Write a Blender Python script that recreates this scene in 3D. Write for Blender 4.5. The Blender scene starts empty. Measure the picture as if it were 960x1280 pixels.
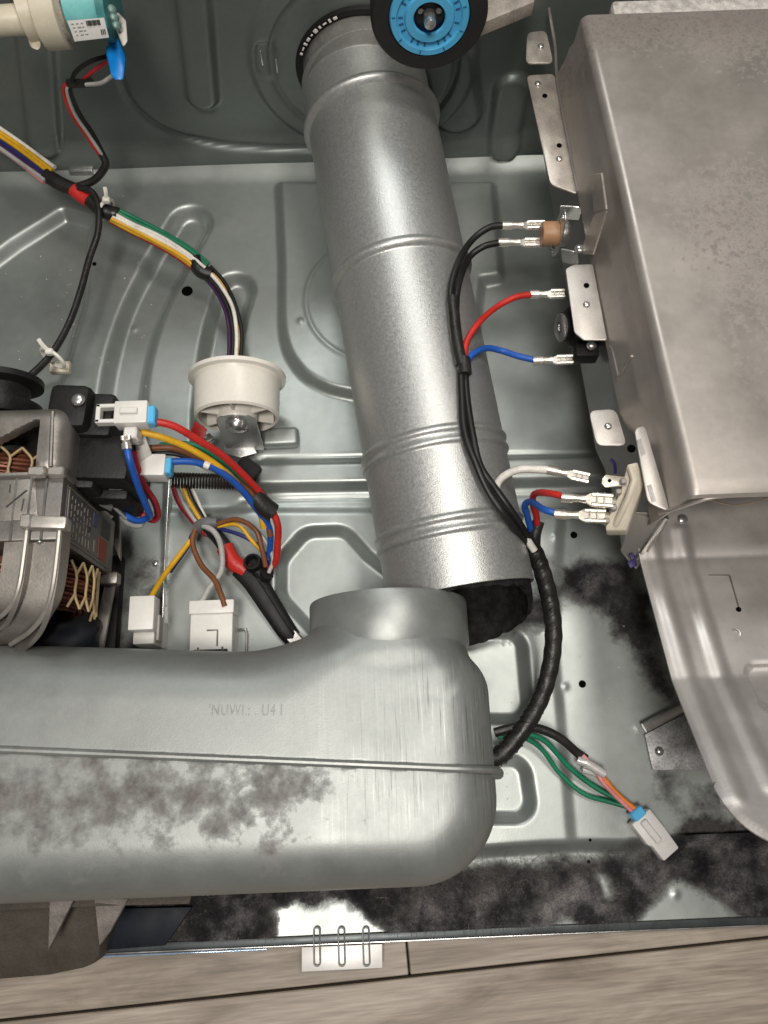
import bpy, bmesh, math, random
import numpy as np
from mathutils import Vector, Matrix, Euler

random.seed(7)
rng = np.random.default_rng(7)
R = math.radians
scene = bpy.context.scene
C = scene.collection

# ------------------------------------------------------------------ camera
CAM_H, CAM_F, PITCH, YAW = 0.58, 967.0, R(72), R(-2.2)
cd = bpy.data.cameras.new('camera'); cam = bpy.data.objects.new('camera', cd); C.objects.link(cam)
cam.location = (0, 0, CAM_H); cam.rotation_euler = (R(90) - PITCH, 0, YAW)
cd.sensor_fit = 'VERTICAL'; cd.sensor_height = 36; cd.lens = CAM_F / 1280 * 36
cd.clip_start = 0.02; cd.clip_end = 50
scene.camera = cam

# ------------------------------------------------------------------ world and lamp
w = bpy.data.worlds.new('World'); scene.world = w; w.use_nodes = True
bg = w.node_tree.nodes['Background']
bg.inputs[0].default_value = (1.0, 0.97, 0.93, 1); bg.inputs[1].default_value = 0.10
def ceiling_lamp(loc, energy, size, aim, col=(1.0, 0.945, 0.88)):
    ld = bpy.data.lights.new('ceiling_lamp', 'AREA'); ld.shape = 'DISK'; ld.size = size
    ld.energy = energy; ld.color = col
    lamp = bpy.data.objects.new('ceiling_lamp', ld); C.objects.link(lamp); lamp.location = loc
    lamp.rotation_euler = (Vector(aim) - Vector(loc)).to_track_quat('-Z', 'Y').to_euler()
ceiling_lamp((-0.12, -0.32, 1.65), 16.5, 0.36, (0.02, 0.18, 0))      # three spots of the room's ceiling lights
ceiling_lamp((0.42, 0.35, 1.80), 9, 0.34, (0.05, 0.20, 0))
ceiling_lamp((-0.15, 1.55, 2.00), 11, 0.50, (0.00, 0.25, 0), (0.98, 1.0, 0.98))
vs = scene.view_settings
vs.view_transform = 'Standard'; vs.look = 'None'; vs.exposure = 0; vs.gamma = 1

# ------------------------------------------------------------------ placing helpers
_f = Vector((0, math.cos(PITCH), -math.sin(PITCH))); _u = Vector((0, math.sin(PITCH), math.cos(PITCH))); _r = Vector((1, 0, 0))
_R = Matrix.Rotation(YAW, 3, 'Z'); _f, _u, _r = _R @ _f, _R @ _u, _R @ _r
EYE = Vector((0, 0, CAM_H))

def _ray(x, y): return _f + _r * ((x - 480) / CAM_F) - _u * ((y - 640) / CAM_F)
def P(x, y, z=0.0):                       # the point of the place at height z
    d = _ray(x, y); return EYE + d * ((z - CAM_H) / d.z)
def PY(x, y, Y):                          # the point on the upright plane y = Y
    d = _ray(x, y); return EYE + d * (Y / d.y)
def PX(x, y, X):                          # the point on the upright plane x = X
    d = _ray(x, y); return EYE + d * (X / d.x)

# ------------------------------------------------------------------ materials
MATS = {}
def M(name, col, rough=0.5, metal=0.0, var=0.12, vs_=40.0, bump=0.0, bs=500.0, rvar=0.08,
      lint=None, streak=0.0, coat=0.0, trans=0.0, alpha=1.0, spec=0.5, stretch=None):
    if name in MATS: return MATS[name]
    m = bpy.data.materials.new(name); m.use_nodes = True; MATS[name] = m
    nt = m.node_tree; N = nt.nodes; L = nt.links; b = N['Principled BSDF']
    tc = N.new('ShaderNodeTexCoord'); src = tc.outputs['Object']
    if stretch:
        mp = N.new('ShaderNodeMapping'); mp.inputs['Scale'].default_value = stretch
        L.new(src, mp.inputs[0]); src = mp.outputs[0]
    def noise(scale, det=4.0, s=None, rough_=0.55):
        n = N.new('ShaderNodeTexNoise'); n.inputs['Scale'].default_value = scale
        n.inputs['Detail'].default_value = det; n.inputs['Roughness'].default_value = rough_
        L.new(s or src, n.inputs['Vector']); return n.outputs['Fac']
    def rng_(s, a, b_, c=0.3, d=0.7):
        n = N.new('ShaderNodeMapRange'); n.inputs[1].default_value = c; n.inputs[2].default_value = d
        n.inputs[3].default_value = a; n.inputs[4].default_value = b_
        L.new(s, n.inputs[0]); return n.outputs[0]
    def mul(c, f):
        n = N.new('ShaderNodeMix'); n.data_type = 'RGBA'; n.blend_type = 'MULTIPLY'; n.inputs[0].default_value = 1
        L.new(c, n.inputs[6]); L.new(f, n.inputs[7]); return n.outputs[2]
    rgb = N.new('ShaderNodeRGB'); rgb.outputs[0].default_value = (*col, 1); c = rgb.outputs[0]
    n1 = noise(vs_); n2 = noise(vs_ * 9, 3)
    c = mul(c, rng_(n1, 1 - var, 1 + var)); c = mul(c, rng_(n2, 1 - var * .7, 1 + var * .7))
    r_ = rng_(n1, rough - rvar, rough + rvar)
    if streak:
        mp = N.new('ShaderNodeMapping'); mp.inputs['Scale'].default_value = (1, .025, .05)
        L.new(tc.outputs['Object'], mp.inputs[0])
        at = N.new('ShaderNodeAttribute'); at.attribute_name = 'streak'
        s = noise(900, 4, mp.outputs[0], .7)
        s1 = mul(rng_(s, 1 - streak * 2.4, 1, .30, .42), rng_(s, 1, 1 + streak * 2.6, .57, .70))
        mx = N.new('ShaderNodeMix'); mx.data_type = 'RGBA'; L.new(at.outputs['Fac'], mx.inputs[0])
        mx.inputs[6].default_value = (1, 1, 1, 1); L.new(s1, mx.inputs[7]); c = mul(c, mx.outputs[2])
    metal_out = None
    if lint:
        at = N.new('ShaderNodeAttribute'); at.attribute_name = 'lint'
        a1 = noise(lint.get('s', 60), 8, tc.outputs['Object'], .68)
        ad = N.new('ShaderNodeMath'); ad.operation = 'ADD'; L.new(at.outputs['Fac'], ad.inputs[0])
        L.new(rng_(a1, -lint.get('amp', .5), lint.get('amp', .5), .25, .75), ad.inputs[1])
        k = rng_(ad.outputs[0], 0, lint.get('max', .95), .42, lint.get('hi', .62))
        fz = noise(lint.get('fs', 260), 6, tc.outputs['Object'], .7)
        d1, d2 = lint['col'], lint['col2']
        cm = N.new('ShaderNodeMix'); cm.data_type = 'RGBA'; L.new(rng_(fz, 0, 1, .3, .72), cm.inputs[0])
        cm.inputs[6].default_value = (*d1, 1); cm.inputs[7].default_value = (*d2, 1)
        mx = N.new('ShaderNodeMix'); mx.data_type = 'RGBA'; L.new(k, mx.inputs[0])
        L.new(c, mx.inputs[6]); L.new(cm.outputs[2], mx.inputs[7]); c = mx.outputs[2]
        mm = N.new('ShaderNodeMix'); L.new(k, mm.inputs[0]); L.new(r_, mm.inputs[2]); mm.inputs[3].default_value = .95; r_ = mm.outputs[0]
        mm = N.new('ShaderNodeMix'); L.new(k, mm.inputs[0]); mm.inputs[2].default_value = metal; mm.inputs[3].default_value = 0; metal_out = mm.outputs[0]
    L.new(c, b.inputs['Base Color']); L.new(r_, b.inputs['Roughness'])
    if metal_out: L.new(metal_out, b.inputs['Metallic'])
    else: b.inputs['Metallic'].default_value = metal
    b.inputs['Specular IOR Level'].default_value = spec
    b.inputs['Coat Weight'].default_value = coat
    b.inputs['Transmission Weight'].default_value = trans
    if bump:
        bn = N.new('ShaderNodeBump'); bn.inputs['Strength'].default_value = bump; bn.inputs['Distance'].default_value = .001
        L.new(noise(bs, 3), bn.inputs['Height']); L.new(bn.outputs[0], b.inputs['Normal'])
    return m

LINT = dict(col=(.012, .011, .011), col2=(.075, .068, .064))  # dark lint tones, also colouring the shade painted on the pan
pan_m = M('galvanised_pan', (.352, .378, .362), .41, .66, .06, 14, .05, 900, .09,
          lint=dict(LINT, s=42, amp=.42, hi=.92, max=.97, fs=300))  # the pan's lint mask also carries the painted shade
wall_m = M('galvanised_rear_shaded', (.168, .190, .180), .42, .5, .06, 25, .05, 900, .05)  # same steel as the pan, with the panel's shade put into its colour
duct_m = M('galvanised_duct', (.56, .568, .552), .40, .78, .10, 520, .20, 1300, .05)
blow_m = M('galvanised_blower', (.30, .317, .306), .48, .62, .05, 40, .05, 900, .05, streak=.27,
           lint=dict(s=58, amp=.72, hi=1.25, max=.95, fs=150, col=(.060, .049, .047), col2=(.195, .170, .160)))
box_m = M('aluminised_box', (.41, .376, .344), .42, .62, .07, 22, .04, 1300, .08,
          lint=dict(s=190, amp=.8, hi=1.0, max=.75, fs=900, col=(.10, .085, .095), col2=(.28, .235, .215)))
plate_m = M('aluminised_plate', (.54, .515, .49), .45, .74, .05, 25, .06, 1000)
bright_m = M('bright_zinc', (.62, .61, .59), .28, .9, .08, 60)
dull_m = M('dull_steel', (.36, .35, .335), .38, .85, .12, 50, .05, 700)
cast_m = M('cast_aluminium', (.30, .278, .252), .44, .75, .10, 50, .10, 700)
lam_m = M('stator_steel', (.17, .16, .15), .45, .7, .15, 60)
dark_m = M('dark_steel', (.035, .036, .04), .45, .4, .2, 40)
black_m = M('black_plastic', (.010, .010, .010), .52, 0, .3, 60, .2, 500, spec=.3)
tape_m = M('black_tape', (.016, .015, .014), .42, 0, .3, 90, .5, 260, .12)
rubber_m = M('black_rubber', (.014, .013, .013), .62, 0, .2, 60, .1, 400)
hole_m = M('hole_dark', (.002, .002, .002), .9, 0, 0, 10, spec=.05)
white_p = M('white_plastic', (.74, .72, .68), .42, 0, .04, 40)
cream_p = M('cream_plastic', (.66, .60, .47), .42, 0, .06, 40)
pulley_m = M('pulley_nylon', (.80, .765, .69), .35, 0, .04, 40)
ceramic_m = M('ceramic', (.60, .545, .44), .55, 0, .06, 80, .1, 500)
brown_p = M('phenolic_brown', (.40, .22, .115), .5, 0, .12, 90)
blue_p = M('blue_plastic', (.0, .20, .62), .35, 0, .06, 60)
sky_p = M('sky_blue_plastic', (.09, .45, .76), .4, 0, .06, 60)
aqua_p = M('aqua_coil', (.22, .60, .60), .4, 0, .08, 60)
teal_p = M('teal_plastic', (.06, .24, .24), .4, 0, .25, 80)
label_m = M('paper_label', (.72, .71, .68), .55, 0, .06, 80)
ink_m = M('ink', (.05, .05, .05), .6, 0, .1, 80)
felt_m = M('dark_felt', (.020, .019, .019), .95, 0, .5, 160, .8, 900, .03, spec=.1)
copper_m = M('enamelled_copper', (.17, .060, .036), .35, .55, .25, 90)
lace_m = M('lacing_cord', (.40, .30, .155), .7, 0, .15, 90)
insul_m = M('winding_paper', (.006, .008, .013), .6, 0, .3, 60)
clear_m = M('clear_sleeve', (.74, .73, .70), .25, .1, .1, 60, trans=.35)
term_m = M('crimp_terminal', (.66, .62, .55), .3, .7, .12, 90)
pen_m = M('blue_marker', (.025, .016, .11), .5, 0, .1, 60)
fan_m = M('dusty_grey_plastic', (.070, .060, .048), .8, 0, .22, 60, .4, 700)
shade_m = M('shade_dark', (.006, .009, .016), .55, 0, .3, 60, spec=.2)  # near-black of the plate standing for shade under the blower
print_m = M('faint_print', (.276, .292, .281), .5, .3, .25, 300)
WIRE = {k: M('wire_' + k, c, .44, 0, .14, 70, .06, 500, spec=.42) for k, c in dict(
    black=(.012, .012, .012), red=(.52, .026, .020), blue=(.016, .095, .42), white=(.78, .75, .68), yellow=(.72, .40, .02),
    green=(.008, .17, .085), brown=(.20, .075, .03), grey=(.42, .41, .39), orange=(.82, .23, .03), purple=(.055, .02, .075),
    navy=(.02, .025, .14), pink=(.72, .25, .25), maroon=(.35, .02, .03)).items()}

# ------------------------------------------------------------------ mesh helpers
def spline(pts, n=8):
    pts = [Vector(p) for p in pts]
    if len(pts) < 3: return pts
    q = [pts[0] * 2 - pts[1]] + pts + [pts[-1] * 2 - pts[-2]]; out = []
    for i in range(1, len(q) - 2):
        p0, p1, p2, p3 = q[i - 1:i + 3]
        for k in range(n):
            t = k / n
            out.append(.5 * ((2 * p1) + (p2 - p0) * t + (2 * p0 - 5 * p1 + 4 * p2 - p3) * t * t + (3 * p1 - p0 - 3 * p2 + p3) * t ** 3))
    out.append(pts[-1]); return out

def frame(a, b, up=(0, 0, 1)):            # local x from a to b, local z near up, origin a
    a, b = Vector(a), Vector(b); x = (b - a).normalized(); y = Vector(up).cross(x)
    if y.length < 1e-5: y = Vector((0, 1, 0)).cross(x)
    y.normalize(); z = x.cross(y)
    return Matrix.Translation(a) @ Matrix((x, y, z)).transposed().to_4x4()

def axis_frame(o, d, ref=(0, 0, 1)):      # local z along d
    z = Vector(d).normalized(); x = Vector(ref).cross(z)
    if x.length < 1e-5: x = Vector((1, 0, 0)).cross(z)
    x.normalize(); y = z.cross(x)
    return Matrix.Translation(Vector(o)) @ Matrix((x, y, z)).transposed().to_4x4()

def world_loc(o):
    v = Vector((0, 0, 0))
    while o: v += o.location; o = o.parent
    return v

class B:
    def __init__(s): s.bm = bmesh.new()
    def _merge(s, t):
        me = bpy.data.meshes.new('t'); t.to_mesh(me); t.free(); s.bm.from_mesh(me); bpy.data.meshes.remove(me)
    def box(s, size, Mx, bev=0.0, seg=2, off=(0, 0, 0)):
        t = bmesh.new(); bmesh.ops.create_cube(t, size=1)
        for v in t.verts: v.co = Vector((v.co.x * size[0] + off[0], v.co.y * size[1] + off[1], v.co.z * size[2] + off[2]))
        if bev: bmesh.ops.bevel(t, geom=t.edges[:], offset=bev, segments=seg, affect='EDGES', profile=.5)
        t.transform(Mx if isinstance(Mx, Matrix) else Matrix.Translation(Vector(Mx))); s._merge(t); return s
    def prism(s, bot, top, bev=0.0, seg=2):  # two matching rings of points
        t = bmesh.new(); a = [t.verts.new(p) for p in bot]; b = [t.verts.new(p) for p in top]; n = len(a)
        t.faces.new(b); t.faces.new(a[::-1])
        for i in range(n): t.faces.new((a[i], a[(i + 1) % n], b[(i + 1) % n], b[i]))
        bmesh.ops.recalc_face_normals(t, faces=t.faces[:])
        if bev: bmesh.ops.bevel(t, geom=t.edges[:], offset=bev, segments=seg, affect='EDGES', profile=.5)
        s._merge(t); return s
    def poly(s, pts2, h, Mx, bev=0.0, seg=2):
        bot = [Mx @ Vector((p[0], p[1], 0)) for p in pts2]; top = [Mx @ Vector((p[0], p[1], h)) for p in pts2]
        return s.prism(bot, top, bev, seg)
    def tube(s, pts, r, seg=8, cap=True, squash=None, closed=False):
        pts = [Vector(p) for p in pts]; n = len(pts); rr = r if isinstance(r, (list, tuple)) else [r] * n
        T = []
        for i in range(n):
            if closed: d = pts[(i + 1) % n] - pts[i - 1]
            else: d = pts[min(i + 1, n - 1)] - pts[max(i - 1, 0)]
            T.append(d.normalized())
        nrm = T[0].orthogonal().normalized() if not squash else None
        rings = []
        for i in range(n):
            if squash:
                up = Vector(squash[0]); nrm = (up - T[i] * up.dot(T[i])).normalized()
            else: nrm = (nrm - T[i] * nrm.dot(T[i])).normalized()
            bn = T[i].cross(nrm); k = squash[1] if squash else 1
            rings.append([s.bm.verts.new(pts[i] + (nrm * math.cos(a) * k + bn * math.sin(a)) * rr[i])
                          for a in [2 * math.pi * j / seg for j in range(seg)]])
        for i in range(n if closed else n - 1):
            p, q = rings[i], rings[(i + 1) % n]
            for j in range(seg): s.bm.faces.new((p[j], p[(j + 1) % seg], q[(j + 1) % seg], q[j]))
        if cap and not closed:
            s.bm.faces.new(rings[0][::-1]); s.bm.faces.new(rings[-1])
        return s
    def lathe(s, prof, Mx, seg=32, cap0=True, cap1=True, a0=0, a1=2 * math.pi):
        full = abs(a1 - a0 - 2 * math.pi) < 1e-6; m = seg if full else seg + 1; rings = []
        for r, h in prof:
            rings.append([s.bm.verts.new(Mx @ Vector((r * math.cos(a0 + (a1 - a0) * j / seg), r * math.sin(a0 + (a1 - a0) * j / seg), h))) for j in range(m)])
        for i in range(len(prof) - 1):
            p, q = rings[i], rings[i + 1]
            for j in range(seg): s.bm.faces.new((p[j], p[(j + 1) % m], q[(j + 1) % m], q[j]))
        if full:
            if cap0: s.bm.faces.new(rings[0][::-1])
            if cap1: s.bm.faces.new(rings[-1])
        return s
    def obj(s, name, mat, parent=None, loc=None, smooth=38, recalc=False, attrs=None):
        if recalc: bmesh.ops.recalc_face_normals(s.bm, faces=s.bm.faces[:])
        me = bpy.data.meshes.new(name); s.bm.to_mesh(me); s.bm.free()
        return link(name, me, mat, parent, loc, smooth, attrs)

def link(name, me, mat, parent=None, loc=None, smooth=38, attrs=None):
    base = world_loc(parent) if parent else Vector(loc or (0, 0, 0))
    if attrs:
        co = np.empty(len(me.vertices) * 3); me.vertices.foreach_get('co', co); co = co.reshape(-1, 3)
        for k, fn in attrs.items():
            a = me.attributes.new(k, 'FLOAT', 'POINT'); a.data.foreach_set('value', np.ascontiguousarray(fn(co), dtype=np.float32))
    me.transform(Matrix.Translation(-base))
    me.materials.append(mat)
    me.polygons.foreach_set('use_smooth', [True] * len(me.polygons))
    if smooth < 180: me.set_sharp_from_angle(angle=R(smooth))
    o = bpy.data.objects.new(name, me); C.objects.link(o)
    if parent: o.parent = parent
    else: o.location = base
    return o

def thing(name, label, cat, loc=(0, 0, 0), group=None):
    o = bpy.data.objects.new(name, None); C.objects.link(o); o.location = loc; o.empty_display_size = .02
    return tag(o, label, cat, group)
def tag(o, label=None, cat=None, group=None, kind=None):
    for k, v in (('label', label), ('category', cat), ('group', group), ('kind', kind)):
        if v: o[k] = v
    return o

def np_mesh(name, verts, faces):
    me = bpy.data.meshes.new(name); verts = np.asarray(verts, np.float32); faces = np.asarray(faces, np.int32)
    me.vertices.add(len(verts)); me.vertices.foreach_set('co', verts.ravel())
    k = faces.shape[1]; me.loops.add(faces.size); me.loops.foreach_set('vertex_index', faces.ravel())
    me.polygons.add(len(faces)); me.polygons.foreach_set('loop_start', np.arange(0, faces.size, k, dtype=np.int32))
    me.update(calc_edges=True); me.validate(); return me

# 2-D signed distances for pressed relief and for dirt and painted shade outlines
def sd_poly(x, y, pts):
    d = np.full(x.shape, 1e9); s = np.ones(x.shape); n = len(pts)
    for i in range(n):
        ax, ay = pts[i][:2]; bx, by = pts[i - 1][:2]
        ex, ey = bx - ax, by - ay; wx, wy = x - ax, y - ay
        t = np.clip((wx * ex + wy * ey) / (ex * ex + ey * ey + 1e-12), 0, 1)
        d = np.minimum(d, (wx - ex * t) ** 2 + (wy - ey * t) ** 2)
        c1, c2, c3 = y >= ay, y < by, ex * wy > ey * wx
        s = np.where((c1 & c2 & c3) | (~c1 & ~c2 & ~c3), -s, s)
    return s * np.sqrt(d)
def sd_line(x, y, pts):
    d = np.full(x.shape, 1e9)
    for i in range(len(pts) - 1):
        ax, ay = pts[i][:2]; bx, by = pts[i + 1][:2]
        ex, ey = bx - ax, by - ay; wx, wy = x - ax, y - ay
        t = np.clip((wx * ex + wy * ey) / (ex * ex + ey * ey + 1e-12), 0, 1)
        d = np.minimum(d, np.hypot(wx - ex * t, wy - ey * t))
    return d
def ss(a, b, t):
    t = np.clip((t - a) / (b - a), 0, 1); return t * t * (3 - 2 * t)

def surface_net(fn, lo, hi, h):
    ax = [np.arange(a, b + h * .5, h) for a, b in zip(lo, hi)]
    X, Y, Z = np.meshgrid(*ax, indexing='ij'); v = fn(X, Y, Z); ins = v < 0
    sl = lambda a, i, j, k: a[i:a.shape[0] - 1 + i, j:a.shape[1] - 1 + j, k:a.shape[2] - 1 + k]
    cs = {(i, j, k): sl(ins, i, j, k) for i in (0, 1) for j in (0, 1) for k in (0, 1)}
    cnt = sum(c.astype(int) for c in cs.values()); mask = (cnt > 0) & (cnt < 8)
    idx = -np.ones(mask.shape, int); idx[mask] = np.arange(mask.sum())
    base = np.argwhere(mask); acc = np.zeros((len(base), 3)); num = np.zeros(len(base))
    val = {k: sl(v, *k)[mask] for k in cs}
    for a in cs:
        for d in range(3):
            if a[d] == 0:
                b = list(a); b[d] = 1; b = tuple(b); va, vb = val[a], val[b]; cr = (va < 0) != (vb < 0)
                t = np.where(cr, va / np.where(cr, va - vb, 1), 0)
                p = np.tile(np.array(a, float), (len(base), 1)); p[:, d] = t
                acc[cr] += p[cr]; num[cr] += 1
    co = np.array(lo) + (base + acc / num[:, None]) * h
    for _ in range(2):
        e = h * .2; x, y, z = co.T; f0 = fn(x, y, z)
        g = np.stack([(fn(x + e, y, z) - f0) / e, (fn(x, y + e, z) - f0) / e, (fn(x, y, z + e) - f0) / e], 1)
        st = f0[:, None] * g / np.maximum((g * g).sum(1), .2)[:, None]
        co = co - np.clip(st, -h * .5, h * .5) * .8
    F = []
    for d in range(3):
        o1, o2 = (d + 1) % 3, (d + 2) % 3
        s0 = [slice(1, -1)] * 3; s1 = [slice(1, -1)] * 3
        s0[d] = slice(0, -1); s1[d] = slice(1, None)
        A, Bq = ins[tuple(s0)], ins[tuple(s1)]
        for flip, msk in ((False, A & ~Bq), (True, ~A & Bq)):
            p = np.argwhere(msk); off = np.ones(3, int); off[d] = 0; p = p + off
            def ci(u1, u2):
                q = p.copy(); q[:, o1] += u1; q[:, o2] += u2; return idx[q[:, 0], q[:, 1], q[:, 2]]
            q = np.stack([ci(-1, -1), ci(0, -1), ci(0, 0), ci(-1, 0)], 1)
            if flip: q = q[:, ::-1]
            F.append(q[(q >= 0).all(1)])
    return co, np.concatenate(F)

def smin(a, b, k):
    t = np.clip(.5 + .5 * (b - a) / k, 0, 1); return b + (a - b) * t - k * t * (1 - t)
def rbox(x, y, z, c, s, r):
    qx, qy, qz = abs(x - c[0]) - s[0] + r, abs(y - c[1]) - s[1] + r, abs(z - c[2]) - s[2] + r
    return np.sqrt(np.maximum(qx, 0) ** 2 + np.maximum(qy, 0) ** 2 + np.maximum(qz, 0) ** 2) + np.minimum(np.maximum(qx, np.maximum(qy, qz)), 0) - r

def round_px(px, r):
    out = []
    for i, p in enumerate(px):
        p = Vector(p); a = Vector(px[i - 1]) - p; b = Vector(px[(i + 1) % len(px)]) - p
        k = min(r, a.length * .45, b.length * .45); q0, q1 = p + a.normalized() * k, p + b.normalized() * k
        for t in (0, .33, .67, 1): out.append(tuple((q0 * (1 - t) ** 2 + p * 2 * t * (1 - t) + q1 * t * t)))
    return out
def plate(name, px, z, t, mat, parent, bev=.0004, smooth=30, rnd=0):
    if rnd: px = round_px(px, rnd)   # flat sheet with its outline at height z (one or one per corner)
    zs = z if isinstance(z, (list, tuple)) else [z] * len(px)
    top = [P(a, b, c) for (a, b), c in zip(px, zs)]
    bot = [p - Vector((0, 0, t)) for p in top]
    return B().prism(bot, top, bev).obj(name, mat, parent, smooth=smooth)
def on_duct(x, y, off):                   # where the line of sight meets the round duct, lifted off its skin
    d = _ray(x, y); a = (d1 - d0).normalized(); o = EYE - d0
    dp = d - a * d.dot(a); op = o - a * o.dot(a); rr = DR + off
    A_, B_, C_ = dp.dot(dp), 2 * dp.dot(op), op.dot(op) - rr * rr; disc = B_ * B_ - 4 * A_ * C_
    if disc < 0: return EYE + d * (-B_ / (2 * A_))
    return EYE + d * ((-B_ - math.sqrt(disc)) / (2 * A_))
wj = random.Random(3)
def jit(q, r): return [p + (Vector((wj.gauss(0, 1), wj.gauss(0, 1), wj.gauss(0, .6))) * r * .22 if 0 < k < len(q) - 1 else Vector()) for k, p in enumerate(q)]
def wire(name, pts, r, mat, parent, n=8, seg=8):
    return B().tube(spline(jit([p if isinstance(p, Vector) else P(*p) for p in pts], r if isinstance(r, float) else 0), n), r * .9 if isinstance(r, float) else r, seg).obj(name, mat, parent, smooth=60)
def dome(Mx, r, h, seg=16):
    return B().lathe([(r, 0), (r, h * .25), (r * .86, h * .65), (r * .5, h * .95), (r * .02, h)], Mx, seg)

# ================================================================== SETTING
# ---- laminate floor, planks of their own
wood = bpy.data.materials.new('laminate_wood'); wood.use_nodes = True
nt = wood.node_tree; N = nt.nodes; L = nt.links; bs = N['Principled BSDF']
tc = N.new('ShaderNodeTexCoord'); oi = N.new('ShaderNodeObjectInfo')
cv = N.new('ShaderNodeCombineXYZ'); L.new(oi.outputs['Random'], cv.inputs[1]); L.new(oi.outputs['Random'], cv.inputs[0])
va = N.new('ShaderNodeVectorMath'); va.operation = 'MULTIPLY_ADD'; va.inputs[1].default_value = (1, 1, 1)
L.new(tc.outputs['Object'], va.inputs[0])
sc_ = N.new('ShaderNodeVectorMath'); sc_.operation = 'SCALE'; sc_.inputs['Scale'].default_value = 7; L.new(cv.outputs[0], sc_.inputs[0])
L.new(sc_.outputs[0], va.inputs[2])
mp = N.new('ShaderNodeMapping'); mp.inputs['Scale'].default_value = (5, 30, 30); L.new(va.outputs[0], mp.inputs[0])
n1 = N.new('ShaderNodeTexNoise'); n1.inputs['Scale'].default_value = 1.6; n1.inputs['Detail'].default_value = 8; n1.inputs['Distortion'].default_value = 1.1; n1.inputs['Roughness'].default_value = .62
L.new(mp.outputs[0], n1.inputs[0])
mp2 = N.new('ShaderNodeMapping'); mp2.inputs['Scale'].default_value = (14, 260, 260); L.new(va.outputs[0], mp2.inputs[0])
n2 = N.new('ShaderNodeTexNoise'); n2.inputs['Scale'].default_value = 2.2; n2.inputs['Detail'].default_value = 8; L.new(mp2.outputs[0], n2.inputs[0])
cr = N.new('ShaderNodeValToRGB'); cr.color_ramp.elements[0].position = .30; cr.color_ramp.elements[0].color = (.17, .135, .10, 1)
cr.color_ramp.elements[1].position = .68; cr.color_ramp.elements[1].color = (.41, .35, .29, 1)
e = cr.color_ramp.elements.new(.48); e.color = (.30, .25, .20, 1)
L.new(n1.outputs['Fac'], cr.inputs[0])
mr = N.new('ShaderNodeMapRange'); mr.inputs[1].default_value = .3; mr.inputs[2].default_value = .7; mr.inputs[3].default_value = .74; mr.inputs[4].default_value = 1.18; L.new(n2.outputs['Fac'], mr.inputs[0])
mx = N.new('ShaderNodeMix'); mx.data_type = 'RGBA'; mx.blend_type = 'MULTIPLY'; mx.inputs[0].default_value = 1
L.new(cr.outputs[0], mx.inputs[6]); L.new(mr.outputs[0], mx.inputs[7]); L.new(mx.outputs[2], bs.inputs['Base Color']); bs.inputs['Roughness'].default_value = .5

FZ = -.020
ja, jb = P(0, 1276, FZ), P(960, 1172, FZ); jdir = (jb - ja).normalized(); jn = Vector((-jdir.y, jdir.x, 0))
xj = P(510, 1198, FZ)
floor = B().box((3.2, 3.2, .01), Matrix.Translation((0, 0, FZ - .0145))).obj('floor', M('floor_underlay', (.03, .026, .022), .9), loc=(0, 0, FZ - .0095))
tag(floor, kind='structure')
PW, PL = .192, 1.2
ang = math.atan2(jdir.y, jdir.x); s0 = (xj - ja).dot(jdir)
pm = None
for row in range(-3, 4):
    for k in range(-1, 2):
        s_c = s0 + (0 if row == 0 else (row * .47) % PL) + (k + .5) * PL if row == 0 else s0 + .25 + ((row * .47) % PL) + (k + .0) * PL
        if pm is None:
            o = B().box((PL - .0012, PW - .0018, .008), Matrix.Identity(4), .0007, 1).obj('plank', wood, floor); pm = o.data
            for v in pm.vertices: v.co += world_loc(floor)
        else:
            o = bpy.data.objects.new('plank', pm); C.objects.link(o); o.parent = floor
        c = ja + jdir * s_c + jn * ((row + .5) * PW)
        o.location = Vector((c.x, c.y, FZ - .004)) - world_loc(floor); o.rotation_euler = (0, 0, ang)

# ---- base pan: one pressed sheet
XL, XR, YF, YB = -.41, .35, -.109, .537
h = .0016
gx = np.arange(XL, XR + h / 2, h); gy = np.arange(YF, YB + h / 2, h)
GX, GY = np.meshgrid(gx, gy, indexing='ij')
pp = lambda px: [P(a, b)[:2] for a, b in px]
Zp = np.zeros_like(GX)
def press(px, depth, wd, rnd=0.0):
    global Zp
    sd = sd_poly(GX, GY, pp(px)) - rnd
    Zp = Zp + depth * ss(wd / 2, -wd / 2, sd)
def groove(px, rad, depth, wd):
    global Zp
    sd = sd_line(GX, GY, [Vector(p) for p in pp(px)]) - rad
    Zp = Zp + depth * ss(wd / 2, -wd / 2, sd)
curve = lambda px: [(v.x, v.y) for v in spline([(a, b, 0) for a, b in px], 6)]
groove(curve([(237, 280), (205, 335), (178, 390), (160, 450), (152, 510), (152, 600)]), .0160, -.0115, .0120)
groove(curve([(294, 362), (282, 400), (272, 450), (266, 510), (266, 560)]), .0140, -.0105, .0110)
press([(-80, 380), (20, 305), (78, 268), (108, 276), (96, 380), (70, 470), (-80, 520)], -.010, .011, .004)
press(curve([(353, 236), (357, 330), (359, 420), (378, 462), (410, 484), (450, 494)]) + [(560, 500), (590, 420), (598, 352), (622, 348), (612, 236)], .0085, .0085, .003)
groove(curve([(300 + 0, 0)]) if False else [(0, -900), (1, -900)], .001, .001, .002)
press([(322, 583), (322, 611), (1100, 596), (1100, 566)], .0085, .0085, .001)
groove([(300, 626), (780, 616)], .0012, -.0012, .004)
groove([(330, 572), (780, 566)], .0012, -.0014, .004)
press([(378, 734), (378, 708), (394, 689), (419, 688), (440, 712), (520, 775), (470, 790), (430, 790)], -.0095, .0105, .0165)
press([(560, 812), (632, 812), (637, 876), (560, 876)], -.0095, .010, .013)
press([(560, 972), (638, 972), (642, 1000), (560, 1000)], -.0095, .010, .012)
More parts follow.
